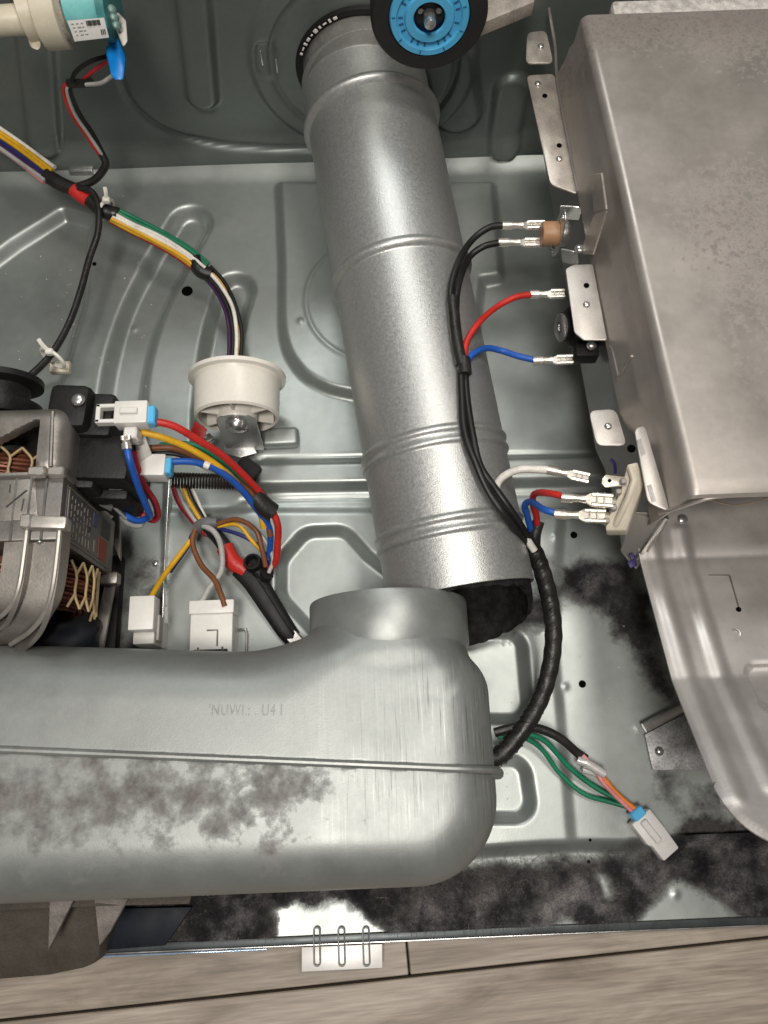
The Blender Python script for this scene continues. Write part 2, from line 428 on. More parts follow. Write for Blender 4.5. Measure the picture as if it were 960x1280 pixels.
press([(-100, 640), (700, 640), (690, 800), (708, 1000), (713, 1060), (640, 1060), (-100, 1085)], .0025, .009, .001)   # low platform left of the step
press([(-200, 560), (205, 598), (200, 850), (-200, 860)], -.006, .003)
Zp -= .009 * ss(-.055, -.066, GY + .001 * np.sin(GX * 40))                                                             # front trough
Zp += .006 * ss(.508, .534, GY)                                                                                        # rise to the rear panel
Zp += .004 * ss(.505, .500, GY) * 0
for (a, b) in ((377, 408), (693, 672), (706, 858), (195, 408), (163, 403), (850, 1120)):
    c = P(a, b); Zp += .0012 * np.exp(-((GX - c.x) ** 2 + (GY - c.y) ** 2) / .0022 ** 2)
ring_c = P(470, 380); rr_ = np.hypot(GX - ring_c.x, GY - ring_c.y); Zp += .0007 * np.exp(-((rr_ - .060) / .0014) ** 2)
Zp += .0006 * np.sin(GX * 23 + 1) * np.cos(GY * 19)                                                                    # thin sheet is never quite flat
nx, ny = GX.shape; ii = np.arange(nx * ny).reshape(nx, ny)
pf = np.stack([ii[:-1, :-1].ravel(), ii[1:, :-1].ravel(), ii[1:, 1:].ravel(), ii[:-1, 1:].ravel()], 1)
def zpan(x, y):
    i = int(round((x - XL) / h)); j = int(round((y - YF) / h))
    return float(Zp[min(max(i, 0), nx - 1), min(max(j, 0), ny - 1)])
DIRT_SHADE = [([(684, 700), (735, 690), (790, 702), (815, 745), (845, 880), (812, 868), (775, 806), (745, 770), (700, 742)], .012, 1),
        ([(100, 1085), (560, 1078), (640, 1070), (790, 1066), (830, 1052), (850, 1010), (980, 1000), (1100, 1100), (1100, 1160), (560, 1185), (-100, 1215), (-100, 1090)], .012, 1),  # trough lint, run on left to paint in the shade under the blower
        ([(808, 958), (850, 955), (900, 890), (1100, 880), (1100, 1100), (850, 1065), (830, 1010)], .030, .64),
        ([(575, 752), (640, 742), (694, 742), (684, 786), (640, 800), (590, 800)], .010, 1),  # painted shade and hanging lint below the duct mouth
        ([(130, 648), (203, 700), (200, 800), (160, 840), (90, 840), (90, 660)], .03, .62)]  # motor's shade painted on the pan in the lint colour
CLEAN = [[(345, 1142), (368, 1132), (392, 1140), (412, 1124), (432, 1128), (452, 1148), (478, 1168), (470, 1195), (350, 1195)],
         [(806, 1148), (822, 1124), (846, 1106), (880, 1118), (920, 1140), (935, 1158), (806, 1165)], [(700, 1160), (704, 1146), (718, 1150), (722, 1162)],
         [(868, 962), (905, 958), (905, 966), (868, 970)], [(752, 1098), (760, 1098), (766, 1120), (760, 1122)]]
def pan_lint_shade(co):
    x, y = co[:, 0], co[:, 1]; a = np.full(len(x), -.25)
    for px, soft, mxv in DIRT_SHADE: a = np.maximum(a, np.clip(.5 - sd_poly(x, y, pp(px)) / soft * .5, -.25, mxv))
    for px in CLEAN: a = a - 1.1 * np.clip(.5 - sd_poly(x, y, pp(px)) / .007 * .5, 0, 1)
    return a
pan = thing('base_pan', 'pressed grey galvanised steel base pan with ribs, pockets and lint along the front', 'base pan', (0, .2, 0))
link('pressed_sheet', np_mesh('pressed_sheet', np.stack([GX, GY, Zp], 2).reshape(-1, 3), pf), pan_m, pan, smooth=180, attrs={'lint': pan_lint_shade})
# front lip, pale blue strip painted as a reflection and slotted tab
lipz = -.0085
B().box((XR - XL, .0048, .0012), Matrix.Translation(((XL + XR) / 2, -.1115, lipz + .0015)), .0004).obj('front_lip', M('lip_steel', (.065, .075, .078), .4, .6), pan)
B().box((XR - XL, .0011, .010), Matrix.Translation(((XL + XR) / 2, -.1146, lipz - .003)), .0003).obj('lip_edge', bright_m, pan)
B().box((.145, .0014, .006), Matrix.Translation((-.156, -.1165, lipz - .0025)), .0006).obj('reflection_strip', M('pale_blue_reflection', (.45, .58, .75), .15, .6), pan)
tabz = -.0078
tab = plate('slotted_tab', [(377, 1184), (478, 1180), (478, 1210), (377, 1215)], tabz, .0012, M('white_zinc', (.80, .78, .75), .45, .3, .05), pan)
for cx in (395, 426, 457):
    a, b = P(cx, 1166, 0), P(cx - 1, 1206, 0); q = []
    for k in range(24):
        t = 2 * math.pi * k / 24; sx, sy = math.cos(t), math.sin(t)
        q.append(Vector((a.x + sx * .0021, (a.y if sy > 0 else b.y) + sy * .0021, 0)))
    q = [Vector((p.x, p.y, lipz + .0024)) for p in q]
    B().tube(q, .00055, 6, closed=True).obj('slot_rim', M('slot_grey_steel', (.16, .165, .16), .5, .5), tab)
# holes, pressed tab, wire staple, upright sheet edge
for (a, b, r) in ((234, 364, .0048), (717, 669, .0027), (728, 855, .0027), (740, 1079, .0012), (118, 330, .0018), (738, 1050, .0010)):
    c = P(a, b); z = zpan(c.x, c.y)
    B().lathe([(r, -.002), (r, .0005), (r * .8, .0006)], Matrix.Translation((c.x, c.y, z)), 20).obj('hole', hole_m, pan)
ta, tb = P(328, 549, .004), P(374, 547, .004)
mt = frame(ta, tb)
B().box(((tb - ta).length, .016, .010), mt, .0035, 3, off=((tb - ta).length / 2, 0, .001)).obj('pressed_tab', pan_m, pan)
B().tube([P(298, 787, .004), P(307, 787, .005), P(309, 792, .005), P(308, 840, .005)], .0011, 8).obj('wire_staple', bright_m, pan)
q = [P(213, 598, .004), P(206, 720, .004), P(202, 850, .004)]
B().prism([Vector((p.x, p.y, -.007)) for p in q] + [Vector((p.x + .0012, p.y, -.007)) for p in q[::-1]],
          [Vector((p.x, p.y, .010)) for p in q] + [Vector((p.x + .0012, p.y, .010)) for p in q[::-1]], .0003).obj('upright_edge', bright_m, pan)
for (a, b, r) in ((192, 702, .0028), (367, 798, .0035)):
    c = P(a, b, .003); dome(Matrix.Translation((c.x, c.y, zpan(c.x, c.y))), r, r * .9).obj('screw', bright_m, pan)

# ---- rear panel
YW = .536
wx = np.arange(XL, XR + .001, .0022); wz = np.arange(.004, .34, .0022); WX, WZ = np.meshgrid(wx, wz, indexing='ij'); WY = np.zeros_like(WX)
wp = lambda px: [(PY(a, b, YW).x, PY(a, b, YW).z) for a, b in px]
def wpress(px, depth, wd, rad): 
    global WY
    WY = WY + depth * ss(wd / 2, -wd / 2, sd_line(WX, WZ, wp(px)) - rad)
wpress([(235, -60), (253, 118)], -.0065, .006, .012)
wpress([(32, -80), (55, 175)], -.0065, .007, .013)
wpress([(640, 110), (630, 172)], -.0065, .006, .014)
wpress(curve([(150, 95), (165, 130), (205, 162), (260, 176), (330, 180), (420, 180)]), .0040, .006, .0014)
cc = (.004, .100); rd = np.hypot(WX - cc[0], WZ - cc[1])
WY += -.003 * ss(.092, .088, rd) + .0025 * np.exp(-((rd - .074) / .0016) ** 2)
wpress([(560, 75), (572, 140)], -.005, .006, .020)
wpress([(332, 62), (334, 85)], .002, .003, .0085)
WY += .010 * ss(.030, .004, WZ) * -1
jj = np.arange(WX.size).reshape(WX.shape)
wf = np.stack([jj[:-1, :-1].ravel(), jj[1:, :-1].ravel(), jj[1:, 1:].ravel(), jj[:-1, 1:].ravel()], 1)
rear = thing('rear_panel', 'shade-darkened grey pressed steel rear panel with oval embossings behind the duct', 'panel', (0, YW, 0))
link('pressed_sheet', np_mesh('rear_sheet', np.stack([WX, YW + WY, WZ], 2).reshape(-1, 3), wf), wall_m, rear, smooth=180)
for (a, b) in ((327, 72), (346, 82)):
    c = PY(a, b, YW - .001); B().box((.0015, .002, .013), Matrix.Translation(c), .0004).obj('slit', bright_m, rear)
c = PY(103, 216, YW - .012); B().box((.022, .006, .010), Matrix.Translation(c), .001).obj('clip', bright_m, rear)
c = PY(97, 197, YW - .003); B().lathe([(.0022, 0), (.0022, .002)], axis_frame(c, (0, -1, 0)), 12).obj('hole', hole_m, rear)
# collar in the rear panel, marked black band
cm = axis_frame((.004, YW + .03, .098), (0, -1, 0), (0, 0, 1))
B().lathe([(.0475, 0), (.0475, .062), (.0462, .062), (.0462, 0)], cm, 64, False, False).obj('outlet_collar', M('collar_steel', (.40, .39, .37), .4, .7), rear)
band = B().lathe([(.0535, .026), (.0545, .028), (.0545, .033), (.0535, .036), (.049, .036)], cm, 64, False, False).obj('black_seal_ring', black_m, rear)
for k in range(10):
    t = R(113 + k * 5.2); q = Vector((.004 + .0514 * math.cos(t), YW - .0068, .098 + .0514 * math.sin(t)))
    mm = Matrix.Translation(q) @ Matrix.Rotation(-(t - R(90)), 4, 'Y')
    B().box((.0032 - .0014 * (k % 2), .0008, (.0022, .0030, .0012)[k % 3]), mm, .0002, 1).obj('white_mark', white_p, band)

# ================================================================== EXHAUST DUCT
d0 = Vector((.0035, .522, .096)); d1 = Vector((.0565, .108, .0600))
DR = .0505
duct = thing('exhaust_duct', 'long round galvanised exhaust duct with raised ring beads, its front end pulled off', 'duct', (.03, .3, .01))
dm = axis_frame(d0, d1 - d0); DL = (d1 - d0).length
def along(y): return (d0.y - y) / (d0.y - d1.y) * DL
prof = [(DR - .0008, 0)]
def bead(c, wdt, hh, n=8):
    for k in range(n + 1):
        t = k / n; prof.append((DR + hh * math.sin(math.pi * t), c - wdt / 2 + wdt * t))
y1 = along(.479); prof += [(DR - .0008, y1 - .006)]; bead(y1, .0095, .0040, 10)
bead(along(.3454), .0090, .0034, 10)
for yy in (.2055, .1475):
    bead(along(yy + .004), .0058, .0019, 6); bead(along(yy - .004), .0058, .0019, 6)
prof += [(DR, DL - .0004), (DR - .0006, DL), (DR - .0012, DL - .0006), (DR - .0012, 0)]
full = []
for (r0, h0), (r1, h1) in zip(prof, prof[1:]):
    full.append((r0, h0)); L_ = abs(h1 - h0)
    if L_ > .008:
        for q_ in [.0008 / L_, .003 / L_] + list(np.linspace(.15, .85, 5)) + [1 - .003 / L_, 1 - .0008 / L_]: full.append((r0 + (r1 - r0) * q_, h0 + (h1 - h0) * q_))
full.append(prof[-1])
B().lathe(full, dm, 96, False, False).obj('tube', duct_m, duct, smooth=50)
# lock seam under the tube and the felt gasket hanging out of the open end
sm = dm @ Vector((0, 0, 0))
fel = B(); nf = 72; rows = []
for i, off in enumerate((-.045, -.018, -.004, .003, .008)):
    row = []
    for j in range(nf):
        a = 2 * math.pi * j / nf
        q = dm @ Vector((math.cos(a), math.sin(a), 0)); q0 = dm @ Vector((0, 0, 0)); up = (q - q0).normalized().z
        low = max(0, -up * .6 + .35)
        ext = off + (low * .027 + random.uniform(-.0012, .0012) if i >= 3 else 0) - (.006 * max(0, up) if i >= 3 else 0)
        rad = DR - .0022 - .0016 * (i == 4) - random.uniform(0, .0008)
        row.append(fel.bm.verts.new(dm @ Vector((rad * math.cos(a), rad * math.sin(a), DL + ext))))
    rows.append(row)
inner = []
for i in range(4, -1, -1):
    row = []
    for j in range(nf):
        v = rows[i][j].co; c = dm @ Vector((0, 0, (dm.inverted() @ v).z)); row.append(fel.bm.verts.new(c + (v - c) * .93))
    rows.append(row)
for p, q in zip(rows, rows[1:]):
    for j in range(nf): fel.bm.faces.new((p[j], p[(j + 1) % nf], q[(j + 1) % nf], q[j]))
gk = fel.obj('felt_gasket', felt_m, duct, smooth=60)
# loose felt fibres along the gasket's edge
fb = B()
for k in range(420):
    a = random.uniform(0, 2 * math.pi)
    if ((dm @ Vector((math.cos(a), math.sin(a), 0))) - (dm @ Vector((0, 0, 0)))).z > -.15: continue
    q = dm @ Vector(((DR - .003) * math.cos(a), (DR - .003) * math.sin(a), DL + random.uniform(-.002, .010)))
    dv = Vector((random.gauss(0, .003), random.gauss(-.003, .002), random.gauss(-.001, .003))); fb.tube([q, q + dv * .6 + Vector((0, 0, random.gauss(0, .0006))), q + dv], .00012, 3, False)
tag(fb.obj('felt_fibres', felt_m, gk), kind='stuff')

# ================================================================== BLOWER HOUSING
BX1, BYF, BZ0, BZ1 = .0665, -.0685, .004, .1175
def blower_sdf(x, y, z):
    yy = y + .068 * x * np.clip((y + .07) / .14, 0, 1)
    # plan outline: right end with a large front corner
    qx = x - BX1; ylo, yhi = BYF, .0645
    cy, hy = (ylo + yhi) / 2, (yhi - ylo) / 2
    rad = np.where(yy < cy, .050, .022)
    ax, ay = qx + rad, np.abs(yy - cy) - hy + rad
    d2 = np.sqrt(np.maximum(ax, 0) ** 2 + np.maximum(ay, 0) ** 2) + np.minimum(np.maximum(ax, ay), 0) - rad
    cz, hz = (BZ0 + BZ1) / 2, (BZ1 - BZ0) / 2
    nx_ = np.abs(x - .0060) - .0575 + .012 * ss(.045, .08, y) + .03; ny_ = np.abs(y - .045) - .0350 + .03
    dn = np.sqrt(np.maximum(nx_, 0) ** 2 + np.maximum(ny_, 0) ** 2) + np.minimum(np.maximum(nx_, ny_), 0) - .03
    d2 = smin(d2, dn, .004 + .050 * ss(.03, -.03, x))
    rr = .032
    az = np.abs(z - cz) - hz + rr; bx = d2 + rr
    body = np.sqrt(np.maximum(bx, 0) ** 2 + np.maximum(az, 0) ** 2) + np.minimum(np.maximum(bx, az), 0) - rr
    rc = np.hypot(x - .0065, z - .0665)
    neck = np.maximum(rc - .0502 + .02 * ss(.066, .036, y), np.maximum(y - .082, -y + .03))
    d = smin(body, neck, .010)
    return d
def seam_y(x): return -.0012 - .078 * x
blow = thing('blower_housing', 'large rounded galvanised blower housing with lint smears, round outlet and a seam along it', 'blower housing', (-.1, 0, 0))
BL = [((-60, 935), (250, 938), (420, 948), (425, 975), (392, 990), (360, 1020), (335, 1060), (310, 1030), (250, 1045), (180, 1050), (120, 1075), (60, 1050), (-60, 1075)),]
def blow_lint(co):
    x, y, z = co.T; a = np.full(len(x), -.3)
    for px in BL:
        a = np.maximum(a, np.clip(.5 - sd_poly(x, y, [P(u, v, BZ1)[:2] for u, v in px]) / .03 * .5, -.3, .84))
    a = np.maximum(a, np.clip(.5 - sd_poly(x, y, [P(u, v, BZ1)[:2] for u, v in ((-60, 936), (150, 938), (120, 985), (60, 1010), (-60, 1030))]) / .03 * .5, -.3, 1.1))
    a = a - 1.2 * ss(-.001, .002, y - seam_y(x)); return np.where(z < .1, -.3, a)
def blow_streak(co):
    x, y, z = co.T; c1, c2 = P(520, 890, BZ1), P(540, 985, BZ1)
    a = np.exp(-((x - .045) / .035) ** 2 - ((y - c1.y) / .030) ** 2) + .9 * np.exp(-((x - .02) / .045) ** 2 - ((y - c2.y) / .022) ** 2)
    return np.clip(a + .22 * ss(-.10, .0, x), 0, 1) * ss(.075, .06, y) * ss(-.06, -.04, y)
for nm, sg in (('rear_shell', 1), ('front_shell', -1)):
    fn = lambda x, y, z: np.maximum(blower_sdf(x, y, z), sg * (seam_y(x) + sg * .0004 - y))
    co, fc = surface_net(fn, (-.40, -.09, -.004), (.092, .112, .136), .0022)
    me = np_mesh(nm, co, fc)
    link(nm, me, blow_m, blow, smooth=55, attrs={'lint': blow_lint, 'streak': blow_streak})
B().lathe([(.0500, 0), (.0525, .006), (.0525, .0330), (.0520, .0345), (.0508, .0345), (.0500, .0330), (.0495, .004)], axis_frame((.0065, .067, .0660), (0, 1, 0)), 80, False, False).obj('outlet_collar', M('collar_zinc', (.31, .328, .316), .44, .6, .05, 40, .05, 900), blow)
# seam flange follows the outline of the housing in the seam's plane
sp = []
for k in range(30): xk = -.40 + k * (BX1 - .030 + .40) / 29; sp.append(Vector((xk, seam_y(xk), BZ1 + .0008)))
for k in range(1, 10):
    t = R(90 - 10 * k); xk = BX1 - .030 + .0315 * math.cos(t); sp.append(Vector((xk, seam_y(xk), BZ1 - .030 + .0308 * math.sin(t))))
sp.append(Vector((BX1 + .0015, seam_y(BX1), .03)))
B().tube(sp, .0024, 10, squash=((0, 1, 0), .9)).obj('seam_flange', M('seam_steel', (.34, .355, .34), .45, .6), blow)
# rolled-over tongue of the seam at the right corner
B().tube([Vector((BX1 - .012, seam_y(BX1) - .001, BZ1 - .012)), Vector((BX1 + .002, seam_y(BX1) - .002, BZ1 - .03)), Vector((BX1 + .003, seam_y(BX1) - .002, BZ1 - .06))], .0036, 10).obj('seam_tongue', MATS['seam_steel'], blow)
# faint stamped print
fc_ = bpy.data.curves.new('print', 'FONT'); fc_.body = "'NUWI.: . U4 I"; fc_.size = .0105; fc_.space_character = 1.1
to = bpy.data.objects.new('print', fc_); C.objects.link(to)
bpy.context.view_layer.update()
me = bpy.data.meshes.new_from_object(to.evaluated_get(bpy.context.evaluated_depsgraph_get())); bpy.data.objects.remove(to)
a, b = P(260, 894, BZ1), P(352, 894, BZ1); xw = max(v.co.x for v in me.vertices); me.transform(Matrix.Diagonal(((b - a).length / xw, .85, 1, 1)))
me.transform(frame(a, b) @ Matrix.Translation((0, 0, .0004)))
link('faint_print', me, print_m, blow)

# ================================================================== HEATER HOUSING
heater = thing('heater_housing', 'large brownish sheet-steel heater housing with side tabs along the right', 'heater housing', (.25, .3, .05))
HZ, HXL = .186, .1600
yb, yf = .476, .1310
# cover: its left wall flares a little towards the front
def x_foot(y): return .1655 - .0417 * y + .006 * float(ss(.205, .185, y))
def x_top(y): return .1775 - .052 * y
hb = B(); rws = []
ys = [yf - .0005, yf + .0006] + list(np.linspace(yf + .004, yb, 60))
for i, yk in enumerate(ys):
    xt, xf = x_top(yk), x_foot(yk); row = []
    prof = [(.36, HZ), (.30, HZ), (.25, HZ), (.21, HZ), (xt + .0050, HZ)]
    for k in range(1, 9):
        t = R(90 + 10 * k); prof.append((xt + .0050 + .0052 * math.cos(t), HZ - .0052 + .0052 * math.sin(t)))
    xm = xt * .55 + xf * .45
    prof += [(xt - .0004, .166), (xm + .0005, .161), (xm + .0002, .155), (xf + .0012, .142), (xf, .135)]
    for (px_, pz_) in prof:
        dz = (-.0030 if i == 0 else -.0008 if i == 1 else 0) if pz_ > .165 else 0
        row.append(hb.bm.verts.new((px_, yk, pz_ + dz + .0005 * math.sin(yk * 31 + px_ * 17))))
    rws.append(row)
for p, q in zip(rws, rws[1:]):
    for j in range(len(p) - 1): hb.bm.faces.new((p[j], p[j + 1], q[j + 1], q[j]))
HL = [((850, 250), (890, 225), (975, 210), (1000, 400), (950, 450), (925, 390), (870, 320)), ((760, -10), (1000, -10), (1000, 90), (880, 60), (770, 45))]
def box_lint(co):
    x, y, z = co.T; a = np.full(len(x), -.3)
    for px in HL: a = np.maximum(a, np.clip(.5 - sd_poly(x, y, [P(u, v, HZ)[:2] for u, v in px]) / .03 * .5, -.3, .9))
    a = np.maximum(a, np.clip(.5 + (y - .448) / .012 * .5, -.3, .75))
    return a
cov = hb.obj('cover', box_m, heater, smooth=40, attrs={'lint': box_lint}, recalc=True)
so = cov.modifiers.new('thickness', 'SOLIDIFY'); so.thickness = .0012; so.offset = 0; es = cov.modifiers.new('crisp', 'EDGE_SPLIT'); es.split_angle = R(40)
# rear fold of the cover, fluffy with lint
B().box((.22, .016, .012), Matrix.Translation((HXL + .125, yb + .008, HZ - .008)), .003).obj('rear_fold', M('linty_steel', (.62, .59, .56), .8, .1, .35, 150, .6, 700), heater)
# front S-fold under the cover
B().tube(spline([Vector((.1660, yf + .002, HZ - .036)), Vector((.1690, yf - .001, HZ - .020)), Vector((.1760, yf - .001, HZ - .009)), Vector((.1880, yf, HZ - .0035)), Vector((.22, yf, HZ - .003)), Vector((.36, yf, HZ - .003))]), .0013, 8).obj('front_fold', box_m, heater)
# inner lower half: side wall and underside
lw = B(); lr = []
for yk in np.linspace(.1335, .476, 24):
    xk = x_foot(yk) + .0022; lr.append([lw.bm.verts.new((xk, yk, .1345)), lw.bm.verts.new((xk + .001, yk, .066)), lw.bm.verts.new((xk + .0024, yk, .066)), lw.bm.verts.new((xk + .0014, yk, .1345))])
for p, q in zip(lr, lr[1:]):
    for j in range(4): lw.bm.faces.new((p[j], p[(j + 1) % 4], q[(j + 1) % 4], q[j]))
lw.obj('lower_side_wall', M('side_steel', (.33, .32, .31), .42, .7), heater, recalc=True)
B().box((.2, .02, .06), Matrix.Translation((HXL + .115, yf + .09, .14)), .002).obj('inner_baffle', dull_m, heater)
B().tube(spline([P(885, 624, .158), P(915, 631, .154), P(945, 627, .156), P(985, 612, .160)]), .0006, 6).obj('heater_wire', M('dull_wire', (.35, .28, .2), .5, .6), heater)
# flange tabs along the joint
FZt = .135
tab2_m = M('tab_zinc', (.52, .485, .45), .46, .6, .10, 90, .06, 900)
tab_m = M('tab_steel', (.50, .45, .40), .40, .6, .18, 90, .06, 900)
t1 = plate('flange_tab', [(659, 40), (683, 38), (692, 79), (657, 79)], FZt, .0014, tab_m, heater, rnd=7)
t2 = plate('flange_tab', [(658, 94), (693, 92), (723, 243), (688, 230)], FZt, .0014, tab_m, heater, rnd=6)
t3 = plate('flange_tab', [(707, 336), (716, 331), (741, 330), (759, 425), (730, 425), (718, 415)], FZt + .004, .0014, tab2_m, heater, rnd=3)
t4 = plate('flange_tab', [(736, 513), (770, 511), (784, 557), (746, 557)], FZt, .0014, tab2_m, heater, rnd=9)
for tb_, pts in ((t1, [(676, 58)]), (t2, [(672, 105), (699, 199)]), (t3, [(733, 381)]), (t4, [(760, 533)])):
    for (a, b) in pts: dome(Matrix.Translation(P(a, b, FZt + (.004 if tb_ is t3 else 0))), .0024, .0016).obj('rivet', bright_m, tb_)
for (a, b, tb_, z_) in ((699, 182, t2, FZt), (733, 357, t3, FZt + .004), (681, 120, t2, FZt)):
    B().lathe([(.0019, 0), (.0019, .0004)], Matrix.Translation(P(a, b, z_)), 14).obj('hole', hole_m, tb_)
# stepped sheet folds between tabs
plate('rolled_strip', [(662, -20), (684, -20), (692, 38), (668, 40)], [.160, .160, .150, .150], .003, M('fold_steel', (.33, .30, .29), .45, .6), heater, rnd=4)
B().tube(spline([P(686, 10, .150), P(689, 28, .142), P(694, 60, .1365), P(698, 110, .1365), P(723, 240, .1365)]), .0011, 6).obj('fold_edge', MATS['fold_steel'], heater)
def strap(px):
    q = [PX(a, b, .1478) for a, b in px]; return B().prism([p + Vector((.0016, 0, 0)) for p in q], q, .0005, 1).obj('strap', tab_m, heater)
strap([(738, 218), (751, 216), (757, 262), (742, 266)]); strap([(742, 268), (757, 264), (741, 318), (724, 318)])
ft = plate('front_tab', [(793, 536), (806, 531), (838, 640), (810, 628)], .160, .0016, tab2_m, heater, rnd=8)
for (px_) in ([(796, 550), (801, 548), (807, 567), (802, 570)], [(809, 607), (814, 605), (820, 626), (815, 628)]):
    plate('slot', px_, .1604, .0006, dull_m, ft, 0)
B().lathe([(.0026, 0), (.0026, .0008)], Matrix.Translation(P(789, 561, FZt + .003)), 12).obj('hole', hole_m, heater)
B().tube(spline([PX(762, 432, .150), PX(766, 440, .150), PX(773, 470, .151)]), .0006, 5).obj('crease', MATS['fold_steel'], heater)
B().tube([PX(771, 475, .151), PX(790, 445, .151)], .0009, 5).obj('crease', tab_m, heater)
# slanted terminal bracket
plate('terminal_bracket', [(790, 640), (833, 642), (836, 652), (796, 711), (776, 688)], [.128, .132, .132, .085, .085], .0016, plate_m, heater)
B().tube([P(833, 646, .134), P(795, 700, .093)], .0018, 8).obj('bracket_lip', bright_m, heater)
for q in ([(786, 692), (793, 688), (797, 696), (790, 700)], [(784, 702), (794, 698), (797, 707), (788, 710)]):
    plate('marker_daub', q, .0945, .0012, pen_m, heater)
B().tube(spline([P(763, 574, .121), P(768, 580, .121), P(769, 592, .120)]), .0011, 6).obj('marker_daub', pen_m, heater)

# lower sheet with pressed beads, bent up at the front
lx0 = .168; ybend = .040
sx = np.arange(lx0, .34, .0016); sy = np.arange(-.046, .215, .0016); SX, SY = np.meshgrid(sx, sy, indexing='ij')
t_ = ybend - SY
SZ = .101 + np.where(t_ > 0, .62, .30) * t_ + .30 * 0
SZ = .101 + .31 * np.clip(.117 - SY, 0, .117 - ybend) + .63 * np.clip(ybend - SY, 0, None)
for bxk, ya_, yb_ in ((.177, .2, -.022), (.197, .136, -.018)):
    dd = np.hypot(np.maximum(np.maximum(SY - ya_, yb_ - SY), 0), SX - bxk); SZ += .0017 * ss(.0068, .0008, dd)
dd = np.abs(SX - .187) ; 
keep_r = .030
cxr, cyr = lx0 + keep_r, -.046 + keep_r
cut = (SX < cxr) & (SY < cyr) & (np.hypot(SX - cxr, SY - cyr) > keep_r)
sw = P(965, 850, .125)
rq = np.hypot(np.maximum(np.abs(SX - .2265) - .0085, 0), np.maximum(np.abs(SY - .033) - .008, 0)) - .005; SZ -= .0045 * ss(.0016, -.0016, rq)
kk = np.arange(SX.size).reshape(SX.shape)
qf = np.stack([kk[:-1, :-1].ravel(), kk[1:, :-1].ravel(), kk[1:, 1:].ravel(), kk[:-1, 1:].ravel()], 1)
cutf = (cut[:-1, :-1] | cut[1:, :-1] | cut[1:, 1:] | cut[:-1, 1:]).ravel()
# snap the boundary of the rounded corner to its arc
rad_d = np.hypot(SX - cxr, SY - cyr); near = (SX < cxr) & (SY < cyr) & ~cut & (rad_d > keep_r - .0024)
SX2 = np.where(near, cxr + (SX - cxr) / np.maximum(rad_d, 1e-6) * keep_r, SX); SY2 = np.where(near, cyr + (SY - cyr) / np.maximum(rad_d, 1e-6) * keep_r, SY)
me = np_mesh('lower_sheet', np.stack([SX2, SY2, SZ], 2).reshape(-1, 3), qf[~cutf])
bm = bmesh.new(); bm.from_mesh(me); bmesh.ops.delete(bm, geom=[v for v in bm.verts if not v.link_faces], context='VERTS'); bm.to_mesh(me); bm.free()
ls = link('lower_sheet', me, plate_m, heater, smooth=50)
so = ls.modifiers.new('thickness', 'SOLIDIFY'); so.thickness = .0012; so.offset = -1; es = ls.modifiers.new('crisp', 'EDGE_SPLIT'); es.split_angle = R(40)
def zl(x, y): return .101 + .31 * min(max(.117 - y, 0), .117 - ybend) + .63 * max(ybend - y, 0)
def onsheet(a, b):
    z = .11
    for _ in range(8): q = P(a, b, z); z = zl(q.x, q.y)
    return P(a, b, z)
for (ra, rb) in (((886, 719), (912, 719)), ((912, 720), (924, 762))):
    B().tube([onsheet(*ra) + Vector((0, 0, .0002)), onsheet(*rb) + Vector((0, 0, .0002))], .0005, 6).obj('lanced_slit', dull_m, ls)
q = onsheet(923, 762); B().lathe([(.0016, 0), (.0016, .0006)], Matrix.Translation(q), 12).obj('hole', hole_m, ls)
q = onsheet(919, 792); B().tube([q + Vector((.0028 * math.cos(t), .0028 * math.sin(t), .0003)) for t in np.linspace(-1.2, 1.9, 10)], .0004, 5).obj('half_punch', dull_m, ls)
dome(Matrix.Translation(onsheet(853, 649)), .0036, .0018).obj('pressed_dimple', bright_m, ls)

# ---- small foot bracket below the heater sheet
foot = thing('foot_bracket', 'small folded steel bracket with one screw on the pan, under the heater sheet tip', 'bracket', P(850, 935, 0))
plate('base_leaf', [(806, 918), (870, 885), (905, 962), (816, 963)], [.004, .004, .003, .003], .0012, M('dusty_bracket', (.36, .36, .36), .5, .5, .45, 70), foot)
pa, pb = P(805, 910, .010), P(868, 876, .010)
B().tube([pa, pb], .0035, 8, squash=((0, 0, 1), .7)).obj('folded_edge', bright_m, foot)
dome(Matrix.Translation(P(824, 939, .004)), .0032, .0026).obj('screw', bright_m, foot)
# ================================================================== CONTROLS ON THE HEATER
def terminal(a, b, parent, name='crimp_terminal', mat=None, wdt=.0068, up=(0, 0, 1), clear=True):   # wire end at a, receptacle mouth at b
    a, b = Vector(a), Vector(b); Mx = frame(a, b, up); Ln = (b - a).length; t = B()
    t.tube([Mx @ Vector((-.003, 0, 0)), Mx @ Vector((Ln * .14, 0, 0))], .0031, 10)
    t.tube([Mx @ Vector((Ln * .10, 0, 0)), Mx @ Vector((Ln * .30, 0, 0)), Mx @ Vector((Ln * .42, 0, 0))], [.0027, .0022, .0026], 10)
    w0 = wdt
    t.poly([(Ln * .38, -.0018), (Ln * .55, -w0 / 2), (Ln, -w0 / 2), (Ln, w0 / 2), (Ln * .55, w0 / 2), (Ln * .38, .0018)], .0016, Mx @ Matrix.Translation((0, 0, -.0014)), .0003, 1)
    for s in (-1, 1):
        t.tube([Mx @ Vector((Ln * .55, s * w0 * .36, .0004)), Mx @ Vector((Ln, s * w0 * .36, .0004))], .0013, 8)
    for k in (.66, .82):
        t.box((.0007, w0 * 1.02, .0032), Mx, .0002, 1, off=(Ln * k, 0, -.0001))
    return t.obj(name, mat or term_m, parent)

